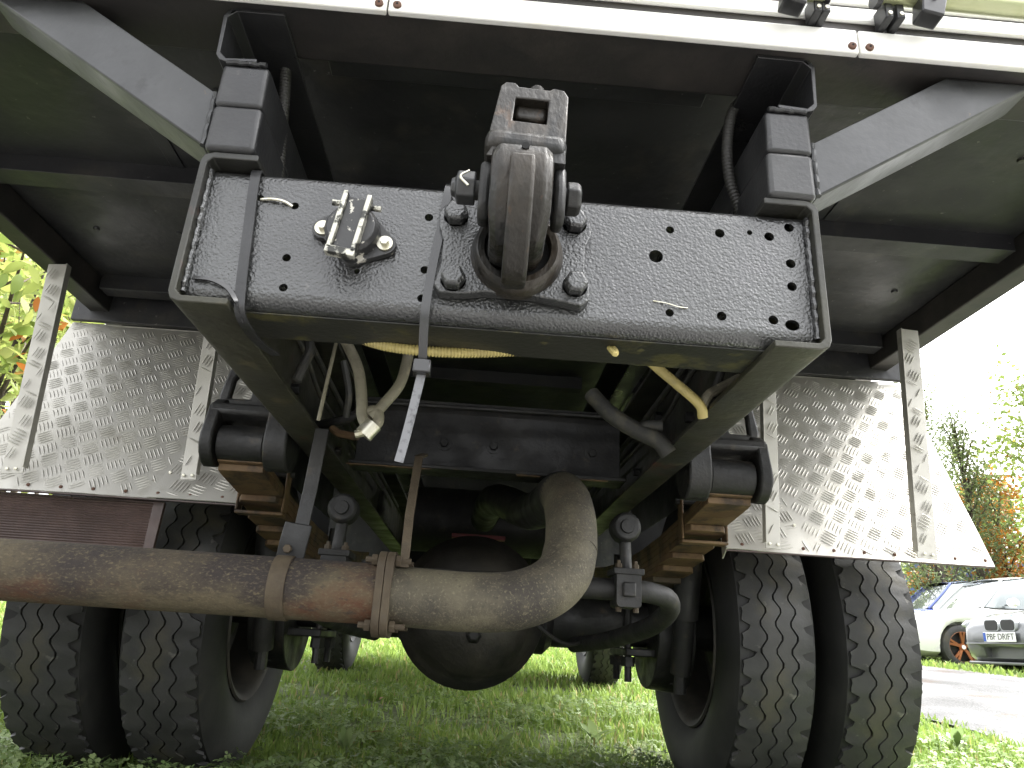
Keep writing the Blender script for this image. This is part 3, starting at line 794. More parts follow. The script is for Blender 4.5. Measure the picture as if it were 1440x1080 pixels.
# --- rear axle with differential
ax = MB()
ax.tube(bez([(-1.15, AXY, AXZ), (-.6, AXY, AXZ), (-.34, AXY, AXZ), (-.24, AXY, AXZ), (-.12, AXY, AXZ + .005), (0, AXY, AXZ + .01), (.12, AXY, AXZ + .005), (.24, AXY, AXZ), (.34, AXY, AXZ), (.6, AXY, AXZ), (1.15, AXY, AXZ)], 5),
        [.07] * 11 + [.085] * 5 + [.11] * 5 + [.15] * 9 + [.11] * 5 + [.085] * 5 + [.07] * 11, 24)
axle = part(ax, 'rear_axle', 'dark_iron', label='black cast rear axle beam')
dprof = [(-.275, 0), (-.272, .05), (-.262, .095), (-.235, .145), (-.19, .185), (-.14, .205), (-.13, .222), (-.105, .225), (-.09, .21), (0, .205), (.12, .2), (.2, .15), (.3, .08), (.3, 0)]
diff = part(MB().lathe(dprof, (-.018, AXY, AXZ + .005), 'Y', 48), 'differential', 'cast_iron', parent=axle, smooth=60)
dv = MB().lathe([(-.292, 0), (-.292, .013), (-.284, .020), (-.262, .024)], (-.005, AXY, .508), 'Y', 6)
part(dv, 'drain_plug', 'dark_iron', .002, parent=axle)
for s in (-1, 1):
    part(MB().lathe([(-.06, 0), (-.06, .19), (.05, .20), (.05, 0)], (s * .60, AXY, AXZ), 'X', 36), 'brake_drum', 'dark_iron', .004, parent=axle)
    part(MB().tube(bez([(s * .15, 1.30, .56), (s * .26, 1.33, .50), (s * .36, 1.40, .53)], 6), .006, 8), 'brake_pipe', 'dark_iron', parent=axle)

# --- exhaust
EXY = .50
ex = part(MB().tube([(-1.45, EXY, .560), (-1.1, EXY, .5615), (-.80, EXY, .563), (-.5, EXY, .562), (-.175, EXY, .561)], .0525, 36), 'exhaust_pipe', 'rusty_exhaust', label='mottled rusty brown straight exhaust pipe')
el = bez([(-.165, EXY, .561), (-.08, EXY, .558), (.0, EXY, .558), (.065, .502, .566), (.118, .512, .588), (.152, .53, .622), (.166, .555, .668)], 8)
part(MB().tube(el, .0515, 36), 'exhaust_elbow', 'pale_exhaust', parent=ex, label='pale khaki exhaust elbow sweeping upward')
part(MB().tube(bez([(.1665, .552, .662), (.170, .590, .722), (.169, .650, .775), (.167, .72, .806)], 6), .0507, 32), 'exhaust_riser', 'pale_exhaust', parent=ex)
part(MB().tube(bez([(.168, .685, .792), (.165, .76, .816), (.156, .92, .826), (.150, 1.0, .828), (.12, 1.2, .85), (.03, 1.5, .93), (.0, 2.2, .95)], 5), .0505, 32), 'exhaust_downpipe', 'dark_iron', parent=ex)  # shade on the receding run put into its colour by the darker material
for x0, m_ in ((-.184, 'rust_bracket'), (-.1695, 'rust_bracket')):
    Mf = Matrix.Translation((x0, EXY, .561)) @ Matrix.Rotation(R(90), 4, 'Z') @ Matrix.Rotation(R(0), 4, 'Y')
    fl = rrect(-.048, .048, -.073, .073, .034, 6)
    part(MB().prism([(EXY + a * 1.18, .561 + b_) for a, b_ in fl], x0, x0 + .0135, 'X'), 'pipe_flange', m_, .003, parent=ex)
for (dy, dz) in ((-.030, .056), (.03, .056), (-.030, -.054), (.03, -.054)):
    fb = MB().cyl((-.208, EXY + dy, .561 + dz), (-.128, EXY + dy, .561 + dz), .0055, 8)
    fb = part(fb, 'flange_bolt', 'rust_bracket', parent=ex)
    for xa, xb in ((-.197, -.186), (-.155, -.145)):
        part(MB().lathe([(xa, 0), (xa, .0105), (xb, .0105), (xb, 0)], (0, EXY + dy, .561 + dz), 'X', 6), 'flange_nut', 'rust_bracket', .001, parent=ex)
part(MB().lathe([(-.015, .0530), (-.015, .0560), (.015, .0560), (.015, .0530)], (-.352, EXY, .5615), 'X', 36), 'pipe_strap', 'rust_bracket', parent=ex)
part(MB().sweep([(-.347, EXY - .005, .61), (-.345, EXY - .005, .64), (-.341, EXY - .003, .675)], .050, .006, (1, 0, 0)), 'strap_lug', 'dark_iron', .002, parent=ex)
part(MB().lathe([(-.012, 0), (-.012, .008), (-.004, .008)], (-.352, EXY - .005, .628), 'Y', 6), 'lug_bolt', 'rust_bracket', .001, parent=ex)
part(MB().sweep([(-.338, EXY + .004, .655), (-.332, EXY + .006, .74), (-.328, EXY + .01, .86)], .026, .006, (1, 0, 0)), 'hanger_strip', 'dark_iron', .001, parent=ex)
part(MB().sweep([(-.140, EXY - .03, .607), (-.140, EXY - .03, .70), (-.142, EXY + .06, .83), (-.142, EXY + .18, .865)], .016, .006, (1, 0, 0)), 'hanger_rod', 'rust_bracket', .001, parent=ex)

# --- hoses and conduits
part(corrugated(bez([(-.385, .10, 1.395), (-.378, .09, 1.35), (-.370, .09, 1.29), (-.362, .095, 1.2), (-.357, .10, 1.14), (-.352, .10, 1.06)], 8), .0078), 'corrugated_conduit', 'conduit_black', smooth=60, label='black corrugated conduit beside the left spacer blocks')
part(corrugated(bez([(.398, .12, 1.39), (.375, .10, 1.365), (.350, .09, 1.325), (.338, .09, 1.25), (.343, .095, 1.19), (.358, .10, 1.14), (.362, .10, 1.06)], 8), .0078), 'corrugated_conduit', 'conduit_black', smooth=60, label='black corrugated conduit curving down beside the right spacer blocks')
part(corrugated(bez([(-.26, .10, .915), (-.205, .10, .885), (-.145, .09, .868), (-.06, .09, .8675), (.03, .10, .882), (.03, .10, .882), (.12, .11, .91)], 8), .0072, .0045, .0008), 'yellow_conduit', 'conduit_yellow', smooth=60, label='yellow corrugated conduit sagging under the crossmember')
part(MB().tube(bez([(-.285, .26, .985), (-.250, .25, .935), (-.225, .25, .89), (-.213, .25, .84), (-.209, .25, .815), (-.198, .248, .798), (-.184, .248, .803), (-.186, .25, .822), (-.20, .255, .822), (-.204, .262, .808)], 8), .0092, 12), 'air_hose', 'hose_grey',
     label='grey hose loop hanging behind the cable tie')
part(MB().tube(bez([(-.150, .27, .975), (-.150, .26, .92), (-.156, .25, .872), (-.176, .25, .838), (-.195, .25, .812)], 8), .0088, 12), 'air_hose', 'hose_grey', label='grey hose dropping to the hose clip')
clip = part(MB().lathe([(-.012, .0115), (-.012, .0145), (.012, .0145), (.012, .0115)], (0, 0, 0), 'Z', 16, M=Matrix.Translation((-.196, .248, .792)) @ Matrix.Rotation(R(35), 4, 'Y')), 'hose_clip', 'zinc')
part(MB().tube(bez([(-.215, .245, .782), (-.205, .245, .785), (-.196, .246, .790)], 4), .0065, 8), 'clip_screw', 'zinc', parent=clip)
part(MB().tube(bez([(-.352, .70, .915), (-.335, .69, .903), (-.31, .68, .897), (-.288, .67, .892)], 6), .0085, 8), 'copper_pipe', 'rusty_leaf', label='coppery brake pipe to the hose clip')
part(MB().tube(bez([(-.33, .30, .97), (-.315, .28, .93), (-.318, .27, .90), (-.325, .27, .872)], 6), .0085, 10), 'air_hose', 'hose_dark')
part(MB().tube([(-.268, .26, .955), (-.276, .27, .88), (-.283, .28, .81)], .0032, 8), 'wire_rod', 'hose_grey')
part(MB().tube(bez([(.19, .22, .985), (.25, .25, .943), (.295, .25, .905), (.330, .25, .874), (.338, .26, .855)], 6), .0085, 12), 'air_hose', 'conduit_yellow', label='yellowed hose slanting to the right rail')
part(MB().tube(bez([(.335, .26, .868), (.345, .25, .89), (.362, .25, .902), (.40, .25, .925)], 6), .0085, 10), 'air_hose', 'hose_grey')
part(MB().tube(bez([(.385, .26, .985), (.368, .26, .925), (.350, .26, .88)], 6), .0075, 10), 'air_hose', 'hose_dark')
part(MB().tube(bez([(.20, .55, .985), (.235, .52, .935), (.28, .5, .90), (.32, .48, .875), (.34, .48, .85)], 6), .017, 12), 'air_hose', 'hose_dark', label='thick dark taped hose by the right rail')
part(MB().tube(bez([(.29, .5, .895), (.30, .49, .905), (.33, .48, .905)], 6), .012, 12), 'hose_branch', 'hose_dark')
part(MB().tube(bez([(-.40, .75, .935), (-.355, .72, .935), (-.32, .71, .945), (-.292, .70, .962)], 6), .011, 10), 'tow_hook', 'dark_iron')
part(MB().tube(bez([(.145, .06, .888), (.150, .03, .862), (.147, .02, .853), (.143, .04, .87)], 5), .0035, 8), 'wire_loop', 'conduit_yellow')

# bolt heads, seams and lines that clutter the underside
for s in (-1, 1):
    for (y, z) in ((.22, .93), (.22, 1.02), (.55, .95), (.60, 1.03), (.80, .92), (.80, 1.03), (1.05, .95)):
        part(MB().lathe([(-.004, 0), (-.016, .0), (-.016, .011), (0, .012)], (s * (RW - RTH), y, z), 'X', 6) if s > 0 else MB().lathe([(.016, 0), (.016, .011), (0, .012)], (s * (RW - RTH), y, z), 'X', 6), 'rail_bolt', 'dark_iron', .001)
    part(MB().tube(bez([(s * .385, .15, 1.045), (s * .388, .5, 1.05), (s * .385, .9, 1.04), (s * .387, 1.6, 1.05), (s * .385, 2.4, 1.045)], 5), .007, 8), 'air_line', 'hose_dark')
    part(MB().tube(bez([(s * .380, .12, 1.02), (s * .375, .45, 1.0), (s * .370, .62, .965), (s * .378, .9, .98), (s * .380, 1.8, 1.0)], 5), .005, 8), 'air_line', 'hose_dark')
    for x, y in ((.58, .30), (.80, .31), (1.02, .30), (.58, .86), (.86, .85), (1.08, .86), (.70, 1.05)):
        part(MB().lathe([(-.006, 0), (-.005, .007), (0, .0085)], (s * x, y, 1.4618), 'Z', 10), 'floor_rivet', 'floor_underside', parent=body)
    x0, x1 = sorted((s * .735, s * .765))
    part(MB().box(x0, x1, .075, .555, 1.4585, 1.4617), 'floor_seam', 'floor_underside', .001, parent=body)
    part(MB().box(x0, x1, .62, 1.12, 1.4585, 1.4617), 'floor_seam', 'floor_underside', .001, parent=body)
part(MB().tube(bez([(-.32, .12, 1.02), (-.2, .14, .96), (-.05, .13, .93), (.12, .14, .95), (.30, .13, 1.01)], 6), .006, 8), 'wiring_loom', 'hose_dark')
part(MB().tube(bez([(-.305, .5, 1.0), (-.29, .52, .94), (-.295, .55, .90)], 6), .007, 8), 'air_hose', 'hose_dark')
part(MB().cyl((-.300, .30, .975), (-.262, .30, .972), .009, 10), 'hose_fitting', 'zinc')

# --- things further forward under the chassis: they close the view and keep it dark
part(MB().box(-.11, .09, 1.86, 1.90, .852, .868), 'red_bar', 'red_paint', .002, label='faded red bar above the axle')
part(MB().cyl((0, 1.8, .62), (0, 3.0, .72), .05, 18), 'drive_shaft', 'dark_iron')
gb = part(MB().prism([(-.26, .66), (-.18, .58), (.18, .58), (.26, .66), (.28, 1.0), (.2, 1.12), (-.2, 1.12), (-.28, 1.0)], 2.95, 4.4, 'Y'), 'gearbox', 'dark_iron', .02)
part(MB().tube([(-.95, 4.5, .62), (-.5, 4.5, .58), (0, 4.5, .58), (.5, 4.5, .58), (.95, 4.5, .62)], .06, 14), 'front_axle', 'dark_iron')
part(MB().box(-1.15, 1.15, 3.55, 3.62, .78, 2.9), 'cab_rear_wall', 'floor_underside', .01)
part(MB().box(-1.15, 1.15, 3.62, 5.6, 1.3, 2.9), 'cab', 'cream_panel', .06)
part(MB().cyl((-.30, 2.1, .95), (.30, 2.1, .95), .13, 24), 'air_tank', 'dark_iron', .01)

# --- mudguards of tread plate
def bars_on(mb, o, U_, V_, w_of, rows, pitch=.047, ang0=0.0, hh=.0015):
    """five-bar tread pattern as raised lens-shaped bars on the plane o + u U + v V"""
    U_, V_ = Vector(U_), Vector(V_)
    N = U_.cross(V_).normalized()
    if N.y > 0: N = -N
    p = pitch
    vmin, vmax = rows
    ca, sa = math.cos(R(45 + ang0)), math.sin(R(45 + ang0))
    K = 60
    for i in range(-K, K):
        for j in range(-K, K):
            cu_ = (i * ca - j * sa) * p
            cv_ = (i * sa + j * ca) * p
            horiz = (i + j) % 2 == 0
            for k in range(5):
                off = (k - 2) * p * .20
                if horiz: lu, lv, du, dv = 0, off, 1, 0
                else: lu, lv, du, dv = off, 0, 0, 1
                # rotate into plate frame
                u = cu_ + lu * ca - lv * sa
                v = cv_ + lu * sa + lv * ca
                eu, ev = du * ca - dv * sa, du * sa + dv * ca
                L = p * .47 * (1 - .07 * abs(k - 2))
                Wd = p * .048
                ok = True
                for q in (-1, 1):
                    uu, vv = u + eu * L * q, v + ev * L * q
                    lo, hi = w_of(vv)
                    if not (vmin < vv < vmax and lo < uu < hi): ok = False
                if not ok: continue
                c = o + U_ * u + V_ * v
                c = c + N * dent(c)
                E_ = U_ * eu + V_ * ev
                F_ = N.cross(E_)
                vs = [c - E_ * L, c - E_ * (L * .45) + F_ * Wd, c + E_ * (L * .45) + F_ * Wd, c + E_ * L, c + E_ * (L * .45) - F_ * Wd, c - E_ * (L * .45) - F_ * Wd, c - E_ * (L * .5) + N * hh, c + E_ * (L * .5) + N * hh]
                mb.add([tuple(t) for t in vs], [(0, 1, 6), (1, 2, 7, 6), (2, 3, 7), (3, 4, 7), (4, 5, 6, 7), (5, 0, 6)])

def dent(p):
    return .0045 * noise.noise(Vector(p) * 5.0) + .0025 * noise.noise(Vector(p) * 13.0)

def tread_strip(name, p0, p1, w, s, parent_label):
    """folded strut of tread plate with foot"""
    p0, p1 = Vector(p0), Vector(p1)
    V_ = (p1 - p0).normalized()
    U_ = (Vector((1, 0, 0)) - V_ * V_.x).normalized()
    N = U_.cross(V_).normalized()
    if N.y > 0: N = -N
    L = (p1 - p0).length
    mb = MB()
    c = [p0 - U_ * w / 2, p0 + U_ * w / 2, p1 + U_ * w / 2, p1 - U_ * w / 2]
    c = [q - N * .004 for q in c]
    back = [q - N * .003 for q in c]
    mb.add([tuple(q) for q in c + back], [(0, 1, 2, 3), (7, 6, 5, 4), (0, 4, 5, 1), (1, 5, 6, 2), (2, 6, 7, 3), (3, 7, 4, 0)])
    # folded return on the side towards the middle of the truck
    sd = U_ * (-s) * (w / 2)
    a0, a1 = p0 + sd, p1 + sd
    ret = [a0 + V_ * .015, a1, a1 - N * .022, a0 - N * .022 + V_ * .015]
    ret2 = [q - U_ * (-s) * .003 for q in ret]
    mb.add([tuple(q) for q in ret + ret2], [(0, 1, 2, 3), (7, 6, 5, 4), (0, 4, 5, 1), (1, 5, 6, 2), (2, 6, 7, 3), (3, 7, 4, 0)])
    st = part(mb, name, 'aluminium_tread', .001)
    tb_ = MB()
    bars_on(tb_, p0 + N * .0003, U_, V_, lambda v: (-w / 2 + .001, w / 2 - .001), (.022, L - .004), .040, 20)
    tag(part(tb_, 'tread_bars', 'aluminium_tread', parent=st), kind='stuff')
    for du in (-.010, .010):
        q = p0 + U_ * du + V_ * .010 + N * .001
        part(MB().lathe([(0, .0042), (-.002, .0036), (-.0028, 0)], tuple(q), 'Y', 10), 'rivet', 'zinc', parent=st)
    return st

for s in (-1, 1):
    zb = .768 if s < 0 else .738
    yb, yt, zt = .900, 1.25, 1.347
    xin, xout_b, xout_t = .592, 1.262, 1.312
    seam_b, seam_t = .805, .705
    o_ = Vector((0, yb, zb))
    Vv = Vector((0, yt - yb, zt - zb))
    L = Vv.length
    Vv.normalize()
    Uu = Vector((1, 0, 0))
    N = Uu.cross(Vv)
    if N.y > 0: N = -N
    def plate_piece(xa0, xa1, xb0, xb1, lift, v0=0.0, v1=L):
        mb = MB()
        nu, nv = 14, 14
        fr, bk = [], []
        for j in range(nv + 1):
            t = j / nv
            for i in range(nu + 1):
                w = i / nu
                u = (xa0 + (xa1 - xa0) * t) * (1 - w) + (xb0 + (xb1 - xb0) * t) * w
                q = o_ + Uu * (s * u) + Vv * (v0 + (v1 - v0) * t)
                q = q + N * (lift + dent(q))
                fr.append(tuple(q))
                bk.append(tuple(q - N * .0025))
        m_ = nu + 1
        K_ = len(fr)
        fs = []
        for j in range(nv):
            for i in range(nu):
                a = j * m_ + i
                fs += [(a, a + 1, a + m_ + 1, a + m_), (K_ + a + m_, K_ + a + m_ + 1, K_ + a + 1, K_ + a)]
        edge = [i for i in range(m_)] + [j * m_ + nu for j in range(1, nv + 1)] + [nv * m_ + i for i in range(nu - 1, -1, -1)] + [j * m_ for j in range(nv - 1, 0, -1)]
        for a, b_ in zip(edge, edge[1:] + edge[:1]):
            fs.append((a, b_, K_ + b_, K_ + a))
        return mb.add(fr + bk, fs)
    mg = part(plate_piece(seam_b - .02, seam_t - .02, xout_b, xout_t, 0.0), 'mudguard', 'aluminium_tread', 0,
              label='sloping aluminium five-bar tread plate mudguard, ' + ('left side' if s < 0 else 'right side'))
    part(plate_piece(xin, xin, seam_b, seam_t, .003), 'inner_plate', 'aluminium_tread', 0, parent=mg)
    tb_ = MB()
    def w_main(v, s=s):
        t = v / L
        a, b_ = seam_b + (seam_t - seam_b) * t + .001, xout_b + (xout_t - xout_b) * t - .003
        return (a, b_) if s > 0 else (-b_, -a)
    def w_in(v, s=s):
        t = v / L
        a, b_ = xin + .002, seam_b + (seam_t - seam_b) * t - .002
        return (a, b_) if s > 0 else (-b_, -a)
    bars_on(tb_, o_ + N * .0003, Uu, Vv, w_main, (.004, L - .004), .045, -12 if s < 0 else 10)
    tag(part(tb_, 'tread_bars', 'aluminium_tread', parent=mg), kind='stuff')
    tb_ = MB()
    bars_on(tb_, o_ + N * .0033, Uu, Vv, w_in, (.004, L - .004), .045, 28 if s < 0 else -30)
    tag(part(tb_, 'tread_bars', 'aluminium_tread', parent=mg), kind='stuff')
    # bottom lip, inner end lip, rivets
    x0, x1 = sorted((s * xin, s * xout_b))
    part(MB().box(x0, x1, yb + .001, yb + .016, zb - .0035, zb - .0005), 'bottom_lip', 'flap_rubber', parent=mg)
    part(MB().prism([(yb, zb), (yb + .03, zb - .02), (yb + .035, zb + .03)], s * xin - .0015, s * xin + .0015, 'X'), 'end_lip', 'aluminium_tread', parent=mg)
    for k in range(9):
        u = s * (xin + .04 + (xout_b - xin - .06) * k / 8)
        q = o_ + Uu * u + Vv * .014 + N * .003
        part(MB().lathe([(0, .0045), (-.002, .004), (-.003, 0)], tuple(q), 'Y', 8), 'rivet', 'rust_screw', parent=mg)
    for k in range(4):
        t = (.12 + .2 * k)
        u = s * (seam_b + (seam_t - seam_b) * t - .012)
        q = o_ + Uu * u + Vv * (L * t) + N * .005
        part(MB().lathe([(0, .0042), (-.002, .0036), (-.0028, 0)], tuple(q), 'Y', 8), 'rivet', 'zinc', parent=mg)
    # unseen flat top, front and inner screens over the wheels, added to keep light off
    x0, x1 = sorted((s * .605, s * xout_t))
    part(MB().box(x0, x1, yt + .002, 2.05, zt - .001, zt + .004), 'top_plate', 'aluminium_tread', parent=mg)
    part(MB().box(x0, x1, 2.052, 2.056, .75, zt + .004), 'front_light_screen', 'floor_underside', parent=mg)
    xx = sorted((s * .606, s * .610))
    part(MB().prism([(1.02, .95), (1.08, .92), (2.05, .92), (2.05, zt - .003), (1.255, zt - .003)], xx[0], xx[1], 'X'), 'inner_light_screen', 'floor_underside', parent=mg)
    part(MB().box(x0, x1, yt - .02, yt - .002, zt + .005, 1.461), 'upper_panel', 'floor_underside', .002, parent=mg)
# struts
tread_strip('mudguard_strut', (-1.125, 0.8848, 0.8028), (-1.171, 0.8892, 1.3649), 0.0503, -1, '')
tread_strip('mudguard_strut', (-0.7149, 0.8848, 0.8159), (-0.7466, 0.8892, 1.3758), 0.0372, -1, '')
tread_strip('mudguard_strut', (0.7013, 0.8815, 0.7437), (0.7319, 0.8892, 1.3758), 0.0372, 1, '')
tread_strip('mudguard_strut', (1.084, 0.8815, 0.7437), (1.1278, 0.8892, 1.3649), 0.0503, 1, '')

# --- ribbed rubber flap behind the left wheels
fx0, fx1, fz0, fz1, fy = -1.26, -.784, .531, .765, .930
fl = MB()
rows = 72
for k in range(rows + 1):
    for x in (fx0, fx1 - .016):
        z = fz0 + .012 + (fz1 - fz0 - .016) * k / rows
        fl.v.append((x, fy - (.0020 if k % 2 else 0), z))
for k in range(rows):
    fl.f.append((k * 2, k * 2 + 1, k * 2 + 3, k * 2 + 2))
# finer ridges: each step split into a crest and a trough
flap = part(fl, 'mud_flap', 'flap_rubber', smooth=0, label='purple-brown finely ribbed rubber mud flap')
part(MB().prism([(fx1 - .016, fz0), (fx1 + .004, fz0), (fx1 + .010, fz1), (fx1 - .016, fz1)], fy - .004, fy + .008, 'Y'), 'flap_edge', 'flap_rubber', .001, parent=flap)
part(MB().box(fx0, fx1 - .016, fy - .004, fy + .008, fz0 - .004, fz0 + .0118), 'flap_edge', 'flap_rubber', .001, parent=flap)
part(MB().box(fx0, fx1 - .0165, fy + .001, fy + .008, fz0 + .012, fz1), 'flap_back', 'flap_rubber', parent=flap)

# --- wheels
TR, THW = .480, .093
NP = 45
def tread_rib_mesh(x0, x1, zl, zr, kind):
    """one rib: zigzag edges (zl, zr amplitudes); kind -1/1 = shoulder on that side, 0 = middle"""
    v, f = [], []
    per = 6
    n = NP * per
    jr = random.Random(int((x0 + 1) * 1000))
    jit = [(jr.uniform(.6, 1.35), jr.uniform(-.0012, .0012), jr.uniform(-.002, .0006)) for _ in range(NP)]
    for i in range(n):
        th = 2 * math.pi * i / n
        ph = i % per
        jk, jo, jw = jit[i // per]
        zz = (-1, -1, 0, 1, 1, 0)[ph] * (.8 + .2 * jk)
        a, b_ = x0 + zz * zl, x1 + zz * zr
        ra = rb = 0.0
        lowa = lowb = .013
        if kind == -1:
            a = x0 + jo + (.026 * jk if ph == 1 else (.020 * jk if ph == 2 else (.003 if ph == 4 else 0.0)))
            lowa = .030
        if kind == 1:
            b_ = x1 + jo - (.026 * jk if ph == 1 else (.020 * jk if ph == 2 else (.003 if ph == 4 else 0.0)))
            lowb = .030
        top = lambda x: TR - .55 * x * x + (jw if kind else jw * .4)
        ring = [(a, TR - .006 - lowa), (a, top(a) - (.004 if kind == -1 else 0)), (b_, top(b_) - (.004 if kind == 1 else 0)), (b_, TR - .006 - lowb)]
        for (x, r) in ring:
            v.append((x, r * math.cos(th), r * math.sin(th)))
    for i in range(n):
        i2 = (i + 1) % n
        for k in range(3):
            f.append((i * 4 + k, i * 4 + k + 1, i2 * 4 + k + 1, i2 * 4 + k))
    return MB().add(v, f).mesh('tread_rib', 'rubber', 25)
G = .0024
xr = [-THW, -.040, 0.0, .040, THW]
za = .0078
rib_meshes = [tread_rib_mesh(xr[0], xr[1] - G, 0, za, -1), tread_rib_mesh(xr[1] + G, xr[2] - G, za, za, 0), tread_rib_mesh(xr[2] + G, xr[3] - G, za, za, 0), tread_rib_mesh(xr[3] + G, xr[4], za, 0, 1)]
tyre_prof = [(-.085, .272), (-.100, .285), (-.117, .33), (-.122, .37), (-.119, .41), (-.110, .440), (-.104, .452), (-.098, TR - .018), (0, TR - .0135), (.098, TR - .018), (.104, .452), (.110, .440), (.119, .41), (.122, .37), (.117, .33), (.100, .285), (.085, .272)]
tyre_mesh = MB().lathe(tyre_prof, (0, 0, 0), 'X', 72).mesh('tyre', 'rubber_side', 50)
def rim_mesh(face):
    f_ = face
    prof = [(f_ * .100, .280), (f_ * .106, .276), (f_ * .100, .262), (f_ * .080, .250), (f_ * .03, .235), (f_ * -.02, .225), (f_ * -.03, .16), (f_ * -.035, .13), (f_ * .01, .115), (f_ * .02, .09), (f_ * .02, 0)]
    back = [(-f_ * .100, .280), (-f_ * .09, .262), (-f_ * .03, .245), (f_ * .02, .236)]
    mb = MB().lathe(prof, (0, 0, 0), 'X', 48)
    mb.lathe(back, (0, 0, 0), 'X', 48)
    for k in range(8):
        a = 2 * math.pi * k / 8
        mb.lathe([(f_ * -.035, .014), (f_ * -.005, .013), (f_ * -.005, 0)], (0, .145 * math.cos(a), .145 * math.sin(a)), 'X', 6)
    return mb.mesh('wheel', 'rim_dirty', 40)
rims = {1: rim_mesh(1), -1: rim_mesh(-1)}
WZ = GROUND + TR - .012
def wheel(x, y, z, face, rot):
    Mw = Matrix.Translation((x, y, z)) @ Matrix.Rotation(R(rot), 4, 'X')
    w = link('wheel', rims[face], truck, Mw)
    link('tyre', tyre_mesh, w, Mw)
    for rm in rib_meshes:
        link('tread_rib', rm, w, Mw)
    return w
for x, rot in ((-.780, 0), (-1.075, 3.1), (.780, 1.4), (1.062, 5.0)):
    wheel(x, AXY, WZ, -1 if x > 0 else 1, rot)
for x in (-.935, .90):
    wheel(x, 4.5, tz(0, 4.5) + TR - .01, 1 if x < 0 else -1, 2 + x)

# ------------------------------------------------------------------ parked cars
def cut_mesh(body_me, cutters, name):
    ob = bpy.data.objects.new('tmp_body', body_me)
    COL.objects.link(ob)
    cs = []
    for cm_ in cutters:
        co = bpy.data.objects.new('tmp_cut', cm_)
        COL.objects.link(co)
        md = ob.modifiers.new('b', 'BOOLEAN')
        md.operation = 'DIFFERENCE'
        md.solver = 'EXACT'
        md.object = co
        cs.append(co)
    dg = bpy.context.evaluated_depsgraph_get()
    dg.update()
    me = bpy.data.meshes.new_from_object(ob.evaluated_get(dg))
    me.name = name
    for o in cs + [ob]:
        bpy.data.objects.remove(o, do_unlink=True)
    return me

def interp(tab, x):
    xs_ = [t[0] for t in tab]
    return [float(np.interp(x, xs_, [t[k] for t in tab])) for k in range(1, len(tab[0]))]

